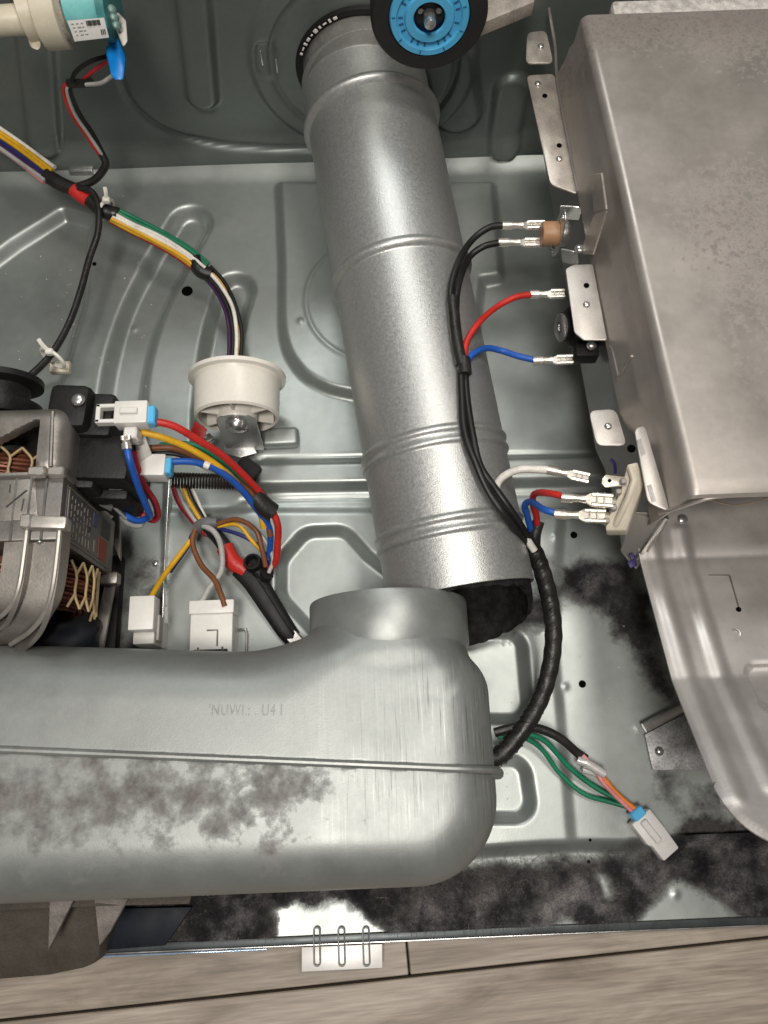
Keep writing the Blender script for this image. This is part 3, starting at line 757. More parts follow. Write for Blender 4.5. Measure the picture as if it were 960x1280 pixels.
tA = P(690, 290, .118)
th1 = thing('thermal_cutout', 'round tan thermal cutout on a metal flange, fed by two black wires', 'thermostat', tA)
ax = (P(668, 292, .118) - P(700, 290, .118)).normalized()
cA = P(697, 292, .120)
mA = axis_frame(cA, Vector((-1, .02, .0)), (0, 0, 1))
B().lathe([(.0085, 0), (.0085, .0105), (.0078, .0115), (.002, .0115)], mA, 32).obj('body', brown_p, th1)
fl = [(.0235 * math.sin(t), 0) for t in (0,)]
pts = [(-.022, -.002), (-.020, -.005), (-.009, -.010), (.009, -.010), (.020, -.005), (.022, -.002), (.022, .002), (.020, .005), (.009, .010), (-.009, .010), (-.020, .005), (-.022, .002)]
B().poly([(a, b) for b, a in pts], .0011, mA @ Matrix.Translation((0, 0, -.0012)), .0003, 1).obj('flange', bright_m, th1)
B().lathe([(.0095, 0), (.0095, -.004), (.008, -.006)], mA @ Matrix.Translation((0, 0, -.0011)), 24).obj('sensing_cap', bright_m, th1)
for sy in (-1, 1):
    dome(mA @ Matrix.Translation((0, sy * .0165, -.0001)), .0026, .0018).obj('rivet', bright_m, th1)
for (q0, q1) in (((700, 264), (735, 266)), ((702, 318), (724, 322))):
    a, b = P(*q0, .124), P(*q1, .128)
    st_ = B().box(((b - a).length, .0015, .013), frame(a, b), .0005, 1, off=((b - a).length / 2, 0, -.001)).obj('stand_off', bright_m, th1)
    dome(axis_frame(b + Vector((-.001, .002, .006)), (0, 0, 1)), .0038, .003).obj('screw', bright_m, st_)

tB = P(712, 410, .112)
th2 = thing('safety_thermostat', 'black round thermostat with a grey face disc tucked under a heater tab', 'thermostat', tB)
mB = axis_frame(P(722, 408, .114), Vector((-1, -.12, .15)), (0, 0, 1))
B().lathe([(.0145, -.012), (.0145, .004), (.013, .006), (.010, .007), (.010, .0115), (.002, .0115)], mB, 32).obj('body', black_m, th2)
B().lathe([(.0096, .0116), (.0096, .0128), (.0088, .0134), (.0022, .0134), (.0020, .0126)], mB, 28).obj('face_disc', bright_m, th2)
B().box((.016, .016, .012), frame(P(724, 437, .112), P(742, 437, .112)), .0015, 2, off=(.004, 0, 0)).obj('base', black_m, th2)
dome(Matrix.Translation(P(739, 432, .122)), .0035, .003).obj('screw', bright_m, th2)

tC = P(780, 620, .12)
blk = thing('terminal_block', 'cream ceramic terminal block with spade tabs on the slanted bracket by the heater corner', 'terminal block', tC)
za, zb = .154, .132
B().prism([p - Vector((-.004, 0, .012)) for p in (P(784, 580, za), P(797, 577, za), P(806, 602, za - .002), P(783, 663, zb), P(757, 663, zb), P(757, 652, zb), P(776, 612, za - .006))],
          [P(784, 580, za), P(797, 577, za), P(806, 602, za - .002), P(783, 663, zb), P(757, 663, zb), P(757, 652, zb), P(776, 612, za - .006)], .0012, 2).obj('body', ceramic_m, blk)
B().tube([P(788, 584, za + .001), P(793, 600, za + .0005), P(786, 622, za - .003), P(770, 655, zb + .002)], .0022, 8).obj('ridge', ceramic_m, blk)
sp1 = plate('spade_tab', [(753, 598), (757, 593), (782, 596), (784, 607), (757, 609), (752, 604)], .151, .0012, M('tinned_tab', (.68, .62, .52), .35, .6), blk)
B().lathe([(.0011, 0), (.0011, .0004)], Matrix.Translation(P(762, 601, .1511)), 10).obj('hole', hole_m, sp1)
plate('spade_tab', [(742, 622), (770, 620), (772, 630), (742, 633)], .143, .0012, MATS['tinned_tab'], blk)
plate('spade_tab', [(736, 641), (762, 640), (762, 650), (736, 652)], .136, .0012, MATS['tinned_tab'], blk)
for (a, b, z) in ((772, 616, .148), (766, 636, .140), (757, 652, .136), (778, 603, .151)):
    B().box((.0035, .0035, .006), Matrix.Translation(P(a, b, z)), .0006, 1).obj('post', M('grey_post', (.30, .28, .26), .5, .4), blk)

# ================================================================== RIGHT HARNESS
hr = thing('wiring_harness', 'black taped wiring loom along the duct with red, blue and white leads to the heater', 'wiring', P(680, 760, .03))
wr = .00245
za_, zt = .112, .116
terminal(P(633, 282, zt), P(681, 281, zt), hr); terminal(P(628, 303, zt - .004), P(679, 303, zt - .004), hr)
terminal(P(668, 368, .112), P(706, 367, .114), hr); terminal(P(672, 451, .112), P(716, 449, .114), hr)
terminal(P(690, 588, .122), P(736, 598, .124), hr, clear=False)
terminal(P(708, 622, .143), P(766, 626, .146), hr, wdt=.0088); terminal(P(699, 643, .134), P(757, 645, .138), hr, wdt=.0088)
D_ = on_duct; o1 = .0032
wire('black_wire', [(634, 282, zt), (612, 285, .117), (588, 301, .116), D_(570, 330, .006), D_(562, 368, o1), D_(567, 410, o1), D_(573, 450, o1)], wr * 1.1, WIRE['black'], hr)
wire('black_wire', [(629, 303, zt - .004), (606, 306, .113), (588, 322, .110), D_(574, 352, .004), D_(570, 385, o1), D_(574, 430, o1), D_(578, 455, o1)], wr * 1.1, WIRE['black'], hr)
wire('red_wire', [D_(580, 448, .004), D_(584, 424, .006), D_(597, 402, .010), (620, 384, .114), (645, 372, .114), (669, 368, .112)], wr, WIRE['red'], hr)
wire('blue_wire', [D_(581, 458, .004), D_(590, 443, .006), D_(607, 435, .008), (628, 437, .108), (650, 446, .111), (673, 451, .112)], wr, WIRE['blue'], hr)
wire('tape_wrap', [D_(565, 372, .0045), D_(570, 420, .0045), D_(577, 456, .0045)], [.0042] * 17, tape_m, hr)
wire('tape_wrap', [D_(579, 448, .005), D_(580, 458, .005), D_(581, 468, .005)], [.0048] * 17, tape_m, hr)
wire('black_wire', [D_(575, 440, o1), D_(577, 490, o1), D_(582, 540, .0045), D_(592, 578, .0045), D_(610, 616, .0045), D_(636, 652, .005), (664, 686, .072)], wr * 1.25, WIRE['black'], hr)
wire('black_wire', [D_(580, 440, o1), D_(583, 490, o1), D_(590, 540, .0045), D_(602, 578, .0045), D_(620, 612, .0045), D_(645, 648, .005), (668, 684, .072)], wr * 1.15, WIRE['black'], hr)
wire('white_wire', [(668, 688, .079), (650, 660, .088), (632, 634, .099), (620, 613, .108), (626, 597, .114), (648, 587, .119), (670, 585, .121), (692, 588, .122)], wr * 1.15, WIRE['white'], hr)
wire('red_wire', [(672, 662, .074), (670, 645, .088), (666, 628, .102), (670, 618, .114), (685, 616, .134), (711, 622, .143)], wr, WIRE['red'], hr)
wire('blue_wire', [(664, 664, .074), (660, 645, .088), (657, 631, .100), (664, 627, .110), (682, 637, .130), (702, 643, .134)], wr, WIRE['blue'], hr)
wire('tape_wrap', [(673, 652, .078), (670, 668, .074), (668, 690, .068)], .0046, tape_m, hr)
# thick spiral-taped sleeve
pts = spline([P(*p) for p in [(655, 668, .073), (668, 690, .066), (678, 715, .060), (687, 750, .053), (692, 790, .046), (688, 832, .040), (676, 872, .034), (656, 908, .029), (630, 940, .026), (605, 955, .024)]], 14)
B().tube(pts, [.0060 + .0002 * math.sin(k * .9) for k in range(len(pts))], 14).obj('taped_sleeve', tape_m, hr, smooth=60)
for k in range(10, len(pts) - 4, 3):
    d = (pts[k + 1] - pts[k]).normalized(); mm = axis_frame(pts[k], (d + Vector((.45, .2, .3))).normalized())
    B().tube([mm @ Vector((.0068 * math.cos(a), .0061 * math.sin(a), 0)) for a in np.linspace(0, 2 * math.pi, 20, endpoint=False)], .00028, 4, closed=True).obj('tape_edge', tape_m, hr)

# ---- plug lead at lower right
pl = thing('plug_lead', 'green and orange lead ending in a white plug on the pan', 'wiring', P(780, 1000, 0))
wire('green_wire', [(622, 917, .022), (650, 916, .021), (680, 926, .018), (712, 958, .010), (745, 985, .006), (790, 1008, .007)], .0021, WIRE['green'], pl)
wire('green_wire', [(622, 921, .020), (648, 920, .019), (675, 934, .014), (700, 968, .007), (730, 992, .005), (765, 1004, .005), (796, 1012, .007)], .0019, WIRE['green'], pl)
wire('black_sleeve', [(618, 916, .024), (645, 910, .025), (675, 912, .024), (700, 924, .020), (722, 940, .014), (732, 948, .011)], .0036, tape_m, pl)
wire('pink_wire', [(728, 944, .014), (742, 960, .013), (758, 982, .012), (798, 1022, .011)], .0018, WIRE['pink'], pl)
wire('orange_wire', [(752, 970, .011), (775, 996, .010), (802, 1018, .010)], .0022, WIRE['orange'], pl)
wire('clear_tie', [(722, 950, .013), (735, 958, .014), (756, 968, .014)], .0036, clear_m, pl)
wire('clear_tie', [(728, 962, .010), (745, 966, .011), (752, 975, .011)], .0025, clear_m, pl)
pa, pb = P(798, 1020, .009), P(836, 1068, .009); Mx = frame(pa, pb); Ln = (pb - pa).length
pg = B().poly([(0, -.0085), (Ln * .55, -.0085), (Ln * .62, -.0065), (Ln, -.0065), (Ln, .0075), (Ln * .5, .0085), (0, .0085)], .011, Mx @ Matrix.Translation((0, 0, -.006)), .0012, 2).obj('plug', M('plug_white', (.70, .68, .655), .45, 0, .05), pl)
B().box((Ln * .55, .0050, .003), Mx, .0008, 1, off=(Ln * .36, -.001, .006)).obj('latch', MATS['plug_white'], pg)
B().box((.007, .010, .009), Mx, .001, 1, off=(-.002, .0, .001)).obj('blue_retainer', sky_p, pl)
# ================================================================== IDLER PULLEY
py_ = thing('idler_pulley', 'white nylon idler pulley with a wide rim on a short metal arm', 'pulley', (-.102, .27, .008))
pc = Vector((-.1015, .2515, .0455)); pm_ = axis_frame(pc, (0, 1, .05), (0, 0, 1))
B().lathe([(.0285, .001), (.0300, 0), (.0318, .0015), (.0322, .028), (.0335, .0305), (.0368, .0315), (.0368, .0345), (.0335, .036), (.029, .036), (.029, .012)], pm_, 64, False, False).obj('rim', pulley_m, py_)
B().lathe([(.0292, .012), (.012, .012)], pm_, 48, False, False).obj('web', pulley_m, py_)
B().lathe([(.0055, -.002), (.0145, -.002), (.0152, 0), (.0152, .018)], pm_, 40, False, False).obj('hub', pulley_m, py_)
for k in range(6):
    a = math.pi * k / 3 + .52; mm = pm_ @ Matrix.Rotation(a, 4, 'Z')
    B().box((.0155, .0022, .011), mm, .0004, 1, off=(.0217, 0, .0065)).obj('spoke', pulley_m, py_)
armz = M('pulley_arm_zinc', (.52, .52, .51), .33, .75, .1, 60)
B().lathe([(.0006, -.009), (.0070, -.0085), (.0085, -.006), (.0085, -.003), (.0125, -.0025), (.0125, -.0015)], pm_, 32).obj('axle_head', bright_m, py_)
pa = pm_ @ Vector((0, 0, -.0030))
bot = [pa + Vector((x_, dy, z_)) for x_, z_, dy in ((-.0150, -.040, -.006), (-.0150, .004, 0), (-.011, .011, 0), (0, .0145, 0), (.011, .011, 0), (.0150, .004, 0), (.0150, -.040, -.006))]
B().prism([p + Vector((0, .0012, 0)) for p in bot], bot, .0004, 1).obj('arm_plate', armz, py_)
plate('arm_foot', [(278, 552), (315, 552), (321, 566), (300, 572), (280, 566)], .010, .0016, armz, py_)
B().box((.019, .016, .012), frame(P(300, 582, .008), P(324, 600, .006)), .003, 2, off=(.008, 0, .003)).obj('rubber_stop', rubber_m, py_)
plate('red_tag', [(243, 526), (259, 536), (252, 556), (236, 546)], [.028, .026, .022, .022], .0012, WIRE['red'], py_)
plate('arm_end', [(233, 553), (262, 541), (268, 548), (246, 560)], .016, .002, dull_m, py_)

# ---- tension spring
sa, sb = P(214, 600, .040), P(304, 603, .022)
spr = thing('tension_spring', 'dark coiled tension spring lying beside the motor wires', 'spring', (sa + sb) / 2 - Vector((0, 0, .006)))
sm_ = frame(sa, sb); SL = (sb - sa).length; nT = 24
B().tube([sm_ @ Vector((SL * k / (nT * 10), .0055 * math.cos(k * .6283), .0055 * math.sin(k * .6283))) for k in range(nT * 10 + 1)], .00085, 6).obj('coil', M('dark_spring', (.07, .055, .045), .35, .8, .2), spr)
B().tube([sm_ @ Vector(p) for p in ((SL, 0, .005), (SL + .006, 0, .002), (SL + .008, 0, -.004))], .0009, 6).obj('hook', MATS['dark_spring'], spr)
B().tube([sm_ @ Vector(p) for p in ((0, 0, .005), (-.006, 0, .001), (-.010, .002, .0))], .0009, 6).obj('hook', MATS['dark_spring'], spr)

# ================================================================== MOTOR
mo = thing('drive_motor', 'grey cast drive motor with exposed copper windings at the left edge', 'motor', (-.235, .15, .0))
mx0, mx1 = -.295, -.186
B().box((mx1 - mx0, .040, .094), Matrix.Translation(((mx0 + mx1) / 2, .152, .097)), .0015, 2).obj('stator_stack', lam_m, mo)
for k in range(3):
    B().box((.0016, .0395, .094), Matrix.Translation((mx1 - .010 - .009 * k, .152, .0977)), .0003, 1).obj('lamination_joint', dull_m, mo)
# rear end bell: hollow casting with a window in its top
def bell(x, y, z):
    o = rbox(x, y, z, (-.240, .1935, .098), (.056, .0245, .052), .012)
    i = rbox(x, y, z, (-.240, .188, .094), (.044, .0245, .048), .006)
    win = np.maximum(np.maximum(x + .2015, -.29 - x), np.maximum(-y + .174, y - .208 - (x + .2015) * .55))
    win = np.maximum(win, .12 - z)
    return np.maximum(np.maximum(o, -i), -win)
co, fc = surface_net(bell, (-.30, .166, .04), (-.18, .222, .154), .0018)
rb = link('rear_end_bell', np_mesh('rear_end_bell', co, fc), cast_m, mo, smooth=45)
B().tube([Vector((-.1925, .176, .1492)), Vector((-.1945, .212, .1492))], .0014, 8).obj('casting_ridge', cast_m, rb)
for (x_, y_, z_) in ((-.1995, .1725, .1495), (-.1895, .1735, .146)):
    B().box((.010, .006, .006), Matrix.Translation((x_, y_, z_)), .001, 1).obj('clamp_lug', M('bright_cast', (.50, .47, .43), .45, .7), rb)
# front end bell: trough-shaped arm that curls down at its end
def strip(path, w0, w1, t, name, mat, par):      # flat bar along a path, width in x, thickness t
    b = B(); rs = []
    n_ = len(path)
    for k, p in enumerate(path):
        w_ = w0 + (w1 - w0) * k / (n_ - 1); dvec = (path[min(k + 1, n_ - 1)] - path[max(k - 1, 0)]).normalized(); nn = Vector((1, 0, 0)).cross(dvec).normalized()
        if nn.z < 0: nn = -nn
        rs.append([b.bm.verts.new(p + Vector((-w_ / 2, 0, 0)) + nn * t / 2), b.bm.verts.new(p + Vector((w_ / 2, 0, 0)) + nn * t / 2), b.bm.verts.new(p + Vector((w_ / 2, 0, 0)) - nn * t / 2), b.bm.verts.new(p + Vector((-w_ / 2, 0, 0)) - nn * t / 2)])
    for p, q in zip(rs, rs[1:]):
        for j in range(4): b.bm.faces.new((p[j], p[(j + 1) % 4], q[(j + 1) % 4], q[j]))
    b.bm.faces.new(rs[0]); b.bm.faces.new(rs[-1][::-1])
    return b.obj(name, mat, par, recalc=True)
mid = spline([P(57, 652, .138), P(53, 690, .137), P(46, 735, .133), P(36, 768, .126), P(20, 790, .112), P(2, 802, .095)], 6)
fb_ = strip(mid, .0200, .0215, .004, 'front_end_bell', cast_m, mo)
for sx_, pts in ((-1, [(37, 655, .144), (33, 690, .143), (26, 735, .139), (14, 762, .132), (-6, 778, .122)]), (1, [(77, 658, .144), (74, 690, .143), (68, 735, .138), (58, 768, .130), (40, 790, .117), (16, 806, .098)])):
    q = spline([P(*p) for p in pts], 6)
    strip([p - Vector((0, 0, .004)) for p in q], .0034, .0034, .013, 'rim', cast_m, fb_)
    B().tube([p + Vector((0, 0, .0026)) for p in q], .0016, 8).obj('rim_edge', M('bright_cast', (.50, .47, .43), .45, .7), fb_)
q = spline([P(26, 655, .141), P(20, 700, .138), P(10, 750, .132), (P(-10, 770, .122))], 6)
strip(q, .014, .012, .006, 'side_cheek', cast_m, fb_)
B().box((.028, .0080, .010), Matrix.Translation(P(57, 655, .146)) @ Matrix.Rotation(R(-4), 4, 'Z'), .002, 2).obj('clamp_block', MATS['bright_cast'], fb_)
B().box((.0065, .0085, .011), Matrix.Translation(P(36, 654, .147)), .001, 1).obj('clamp_block', MATS['bright_cast'], fb_)
dome(Matrix.Translation(P(50, 676, .140)), .0022, .002).obj('screw', bright_m, fb_)
plate('end_skirt', [(-30, 800), (8, 780), (40, 786), (52, 784), (30, 804), (8, 812)], [.088, .106, .106, .106, .088, .084], .003, M('skirt_cast', (.16, .13, .12), .5, .6), fb_)
# pencil marks on the stator's top
for (q0, q1) in (((8, 634), (34, 613)), ((27, 639), (30, 624)), ((12, 616), (13, 606))):
    B().tube([P(*q0, .1443), P(*q1, .1443)], .0007, 5).obj('pencil_mark', ink_m, mo)
plate('top_plate', [(-40, 603), (44, 598), (47, 648), (-40, 655)], .1445, .0015, cast_m, mo)
# windings, lacing and paper
def winding(name, c, rx, ry, rz, n, mat, a0=0, a1=2 * math.pi):
    b = B()
    for k in range(n):
        ph = k * 2.399; rr = math.sqrt((k + .5) / n); oy, orr = math.cos(ph) * rr * ry, math.sin(ph) * rr * .010
        q = [Vector((c[0] + (rx + orr) * math.cos(t), c[1] + oy + .0010 * math.sin(3 * t + k), c[2] + (rz + orr) * math.sin(t))) for t in np.linspace(a0, a1, 40)]
        b.tube(q, .00125, 5, False)
    return b.obj(name, mat, mo)
winding('rear_winding', (-.240, .184, .098), .033, .011, .031, 46, copper_m)
winding('front_winding', (-.240, .114, .090), .046, .014, .034, 60, copper_m)
def lace(pts): return B().tube(spline(pts, 5), .00085, 6).obj('lacing', lace_m, mo)
for yc, ryy, rx_, angs in ((.184, .0125, .0445, np.linspace(.9, 2.6, 7)), (.114, .0155, .0575, np.linspace(-.55, .42, 6)), (.114, .0155, .0575, np.linspace(1.75, 2.7, 5))):
    for n_, ang_ in enumerate(angs):
        rz_ = rx_ - .002 if yc > .15 else .0455
        v = lambda t, da: Vector((-.240 + rx_ * math.cos(ang_ + da), yc + ryy * t, (.098 if yc > .15 else .090) + rz_ * math.sin(ang_ + da)))
        hstep = (angs[1] - angs[0]) / 2
        lace([v(-1, -hstep), v(-.45, 0), v(.35, 0), v(.9, hstep)]); lace([v(.35, 0), v(.9, -hstep)]); lace([v(-.45, 0), v(-1, hstep)])
def bag(x, y, z): return np.sqrt(((x + .232) / 1.1) ** 2 + ((y - .092) / .85) ** 2 + ((z - .044) / 1.0) ** 2) - .035 + .0022 * np.sin(x * 190) * np.sin(y * 230 + z * 150)
co, fc = surface_net(bag, (-.29, .05, .0), (-.165, .14, .10), .003)
link('winding_paper', np_mesh('winding_paper', co, fc), insul_m, mo, smooth=60)
B().box((.075, .09, .012), Matrix.Translation((-.232, .115, .001)), .003, 2).obj('black_base', black_m, mo)
B().lathe([(.002, 0), (.008, 0), (.008, .03), (.002, .03)], axis_frame((-.240, .21, .098), (0, 1, 0)), 24).obj('shaft', bright_m, mo)
# data plate on the right side of the stator
def side(y, z): return Vector((mx1 + .0006, y, z))
lb = B().prism([side(.135, .060) + Vector((-.0004, 0, 0)), side(.135, .138) + Vector((-.0004, 0, 0)), side(.168, .138) + Vector((-.0004, 0, 0)), side(.168, .060) + Vector((-.0004, 0, 0))],
               [side(.135, .060), side(.135, .138), side(.168, .138), side(.168, .060)]).obj('data_plate', M('grey_label', (.13, .125, .12), .45, .1, .2), mo)
def lab(y0, y1_, z0, z1_, mat, nm='print'):
    B().box((.0005, y1_ - y0, z1_ - z0), Matrix.Translation((mx1 + .0008, (y0 + y1_) / 2, (z0 + z1_) / 2))).obj(nm, mat, lb)
for k in range(7):
    z_ = .131 - k * .0052; y0 = .1385
    while y0 < .162:
        ln_ = random.uniform(.0012, .0060); lab(y0, min(y0 + ln_, .1655), z_ - .0009, z_, M('label_print', (.23, .21, .17), .6)); y0 += ln_ + random.uniform(.0008, .003)
lab(.138, .166, .1345, .1362, MATS['label_print']); lab(.137, .152, .066, .082, M('label_red', (.25, .06, .035), .6), 'red_panel'); lab(.154, .166, .063, .080, ink_m)
lab(.139, .147, .088, .0905, MATS['label_print']); lab(.156, .1645, .087, .094, M('label_blue', (.09, .10, .20), .6))
lab(.1495, .1530, .098, .1015, ink_m); lab(.1372, .1378, .085, .136, MATS['label_print']); lab(.1668, .1674, .085, .136, MATS['label_print'])
# mounting legs
B().prism([P(134, 716, .046), P(147, 720, .046), P(128, 824, .030), P(112, 820, .030)], [P(134, 716, .052), P(147, 720, .052), P(128, 824, .036), P(112, 820, .036)], .001, 1).obj('mounting_leg', cast_m, mo)
B().box((.013, .009, .010), Matrix.Translation(P(138, 724, .052)), .002, 2).obj('leg_head', cast_m, mo)
plate('rear_leg', [(124, 612), (148, 608), (150, 700), (132, 660)], .036, .004, cast_m, mo)
# belt pulley end and black housing at the rear
B().lathe([(.010, 0), (.024, .001), (.026, .004), (.026, .010), (.018, .011), (.018, .022), (.026, .024), (.026, .028), (.010, .029)], axis_frame((-.243, .222, .118), (0, 1, .1)), 40).obj('belt_pulley', black_m, mo)
B().box((.060, .020, .02), Matrix.Translation((-.262, .232, .088)), .004, 2).obj('rear_cap', M('dusty_cap', (.07, .063, .058), .6, .2, .2), mo)
# start switch: stacked black boxes
sw_ = B(); 
for (c, s_, b_) in ((P(100, 524, .122), (.026, .030, .045), .005), (P(130, 535, .112), (.026, .030, .045), .003), (P(140, 588, .105), (.038, .030, .050), .003), (P(112, 590, .100), (.028, .040, .05), .003), (P(150, 622, .088), (.024, .016, .04), .003)):
    sw_.box(s_, Matrix.Translation(c) @ Matrix.Rotation(R(-4), 4, 'Z'), b_, 2)
sw = sw_.obj('start_switch', black_m, mo)
dome(Matrix.Translation(P(98, 500, .146)), .0042, .0025).obj('screw', bright_m, sw)
B().box((.012, .005, .0015), Matrix.Translation(P(148, 608, .110)), .0004, 1).obj('spade', bright_m, sw)
for (a, b) in (((126, 602, .100), (126, 612, .100)), ((129, 617, .098), (130, 622, .098)), ((126, 629, .094), (140, 636, .092))):
    B().tube([P(*a), P(*b)], .0020, 6).obj('spade', bright_m, sw)
B().tube(spline([P(129, 612, .098), P(138, 628, .092), P(150, 640, .085), P(158, 648, .08)]), .0018, 6).obj('spade_arm', bright_m, sw)

# ================================================================== MOTOR LEADS WITH WHITE CONNECTORS
ml = thing('motor_leads', 'bundle of red, yellow, blue and brown motor wires with white connectors, curving by the pulley', 'wiring', P(280, 600, .02))
za_ = .140
def conn(pa, pb, wdt, hgt, mat, nm='connector'):
    Mx = frame(pa, pb); return Mx, (Vector(pb) - Vector(pa)).length
Mx, Ln = conn(P(121, 519, za_), P(186, 517, za_), 0, 0, None)
cb = B(); cb.box((Ln * .64, .0155, .012), Mx, .0012, 2, off=(Ln * .68, 0, -.002))
for s in (-1, 1): cb.box((Ln * .40, .0026, .006), Mx, .0006, 1, off=(Ln * .2, s * .0052, 0))
cb.box((.003, .0128, .006), Mx, .0006, 1, off=(.0015, 0, 0)); cb.box((Ln * .26, .008, .012), Mx, .001, 1, off=(Ln * .66, -.012, -.006))
cb.box((Ln * .34, .004, .003), Mx, .0006, 1, off=(Ln * .66, .0, .0045))
c1 = cb.obj('connector', white_p, ml)
B().box((.0055, .0125, .0085), Mx, .001, 1, off=(Ln + .0015, -.001, -.0025)).obj('blue_retainer', sky_p, c1)
Mx, Ln = conn(P(176, 583, .112), P(208, 583, .112), 0, 0, None)
c2 = B().box((Ln, .015, .014), Mx, .0012, 2, off=(Ln / 2, 0, -.003)).obj('connector', white_p, ml)
B().box((.0040, .011, .009), Mx, .0008, 1, off=(Ln + .0015, 0, -.002)).obj('blue_retainer', sky_p, c2)
plate('connector_stalk', [(166, 541), (180, 541), (193, 578), (184, 596), (174, 590)], [.128, .128, .112, .106, .112], .004, M('grey_white_plastic', (.50, .49, .46), .5), ml)
wire('red_wire', [(186, 526, .135), (215, 533, .130), (248, 548, .118), (280, 570, .100), (308, 598, .078), (330, 622, .060), (345, 652, .046), (348, 680, .034), (343, 702, .022), (334, 714, .012)], .0029, WIRE['red'], ml)
wire('yellow_wire', [(174, 539, .130), (205, 547, .124), (240, 562, .112), (272, 582, .096), (300, 606, .074), (322, 632, .056), (330, 660, .044)], .0026, WIRE['yellow'], ml)
wire('brown_wire', [(184, 560, .112), (215, 562, .110), (250, 573, .100), (285, 592, .082), (312, 615, .066), (332, 642, .050), (338, 670, .038)], .0024, WIRE['brown'], ml)
wire('green_wire', [(200, 556, .104), (240, 556, .104), (275, 576, .090), (303, 600, .070), (326, 630, .054)], .0020, WIRE['green'], ml)
wire('black_wire', [(186, 567, .106), (220, 568, .104), (255, 580, .094), (288, 602, .074), (316, 628, .056)], .0020, WIRE['black'], ml)
wire('blue_wire', [(210, 577, .110), (240, 577, .106), (270, 587, .096), (297, 608, .078), (320, 634, .058), (336, 658, .042), (339, 684, .028), (334, 704, .014)], .0027, WIRE['blue'], ml)
wire('white_sleeve', [(255, 580, .102), (262, 583, .101)], .0030, WIRE['white'], ml)
wire('tape_wrap', [(318, 618, .062), (328, 627, .058), (341, 641, .053)], .0078, tape_m, ml)
# short blue, red and grey jumpers from the switch
jl = thing('switch_jumpers', 'blue, red and grey jumper wires looping below the black motor switch', 'wiring', P(180, 640, .03))
wire('blue_wire', [(158, 556, .140), (162, 580, .136), (172, 610, .118), (184, 638, .094), (185, 648, .084), (172, 649, .08), (150, 640, .08)], .0026, WIRE['blue'], jl)
wire('red_wire', [(167, 566, .126), (178, 600, .110), (192, 628, .088), (197, 645, .074), (188, 650, .07), (168, 638, .072), (150, 627, .074)], .0026, WIRE['maroon'], jl)
wire('grey_wire', [(160, 612, .080), (172, 624, .076), (180, 642, .070), (176, 656, .064), (162, 654, .068), (152, 644, .074)], .0022, WIRE['grey'], jl)
terminal(P(158, 556, .140), P(157, 545, .141), jl, wdt=.005)

# ================================================================== LOWER LEFT LOOM
ll = thing('lower_loom', 'taped loom with red band, coloured wires and flat black sleeve on the pan', 'wiring', P(300, 700, .0))
for (c, w_, dx, z_) in (('grey', .0019, -5, .026), ('yellow', .0019, 2, .028), ('black', .0021, 7, .026), ('white', .0016, 13, .024), ('maroon', .0030, -9, .020)):
    wire(c + '_wire' if c != 'maroon' else 'red_wire', [(226 + dx, 606, z_ + .004), (234 + dx, 626, z_), (248 + dx * .8, 650, z_ - .004), (262 + dx * .4, 668, .018)], w_, WIRE[c], ll)
wire('tape_wrap', [(252, 654, .018), (268, 672, .016), (286, 690, .015)], .0062, tape_m, ll)
wire('red_band', [(281, 684, .015), (293, 698, .014), (308, 714, .013)], .0075, M('red_tape', (.55, .025, .02), .42, 0, .15, 90, .4, 300), ll)
pts = spline([P(*p) for p in [(303, 708, .014), (318, 726, .013), (338, 757, .010), (356, 785, .007), (366, 798, .005)]], 8)
B().tube(pts, [.0098 - .0032 * (k / len(pts)) for k in range(len(pts))], 12, squash=((0, 0, 1), .45)).obj('flat_sleeve', black_m, ll)
B().tube([p + Vector((.0028, .0012, .0042)) for p in pts[2:-2]], .0009, 6).obj('sleeve_crease', tape_m, ll)
B().box((.012, .010, .003), frame(P(360, 790, .006), P(372, 803, .005)), .001, 1, off=(.006, 0, .001)).obj('ring_lug', bright_m, ll)
cp = axis_frame(P(318, 706, .018), (-.1, .12, 1)); B().lathe([(.0065, -.012), (.0068, .006), (.0062, .0075), (.0048, .0075), (.0044, 0)], cp, 20).obj('end_cap', black_m, ll)
B().tube(spline([P(320, 712, .016), P(330, 720, .014), P(334, 716, .018)]), .0055, 10).obj('end_cap', black_m, ll)
wire('brown_wire', [(268, 656, .026), (295, 650, .032), (318, 662, .034), (328, 684, .030), (332, 708, .022)], .0021, WIRE['brown'], ll)
wire('yellow_wire', [(270, 658, .024), (296, 655, .028), (314, 674, .026), (328, 690, .022)], .0018, WIRE['yellow'], ll)
wire('navy_wire', [(272, 660, .022), (300, 668, .026), (322, 682, .024), (336, 700, .020)], .0017, WIRE['navy'], ll)
wire('grey_wire', [(282, 655, .024), (312, 660, .030), (334, 678, .028), (341, 700, .022), (336, 716, .018)], .0018, WIRE['grey'], ll)
wire('grey_tape', [(246, 660, .022), (258, 654, .025), (272, 653, .026)], .0048, M('grey_tape', (.14, .14, .145), .5, 0, .2), ll)
wire('grey_wire', [(252, 656, .026), (268, 664, .030), (277, 684, .032), (275, 712, .030), (262, 734, .032), (250, 756, .036)], .0024, WIRE['grey'], ll)
wire('brown_wire', [(244, 662, .024), (240, 680, .026), (250, 704, .028), (266, 724, .032), (276, 742, .036), (281, 758, .038)], .0023, WIRE['brown'], ll)
wire('navy_wire', [(252, 658, .022), (240, 668, .024), (236, 682, .024), (212, 715, .026)], .0020, WIRE['navy'], ll)
wire('yellow_wire', [(238, 676, .025), (222, 696, .028), (204, 722, .034), (188, 748, .042)], .0023, WIRE['yellow'], ll)

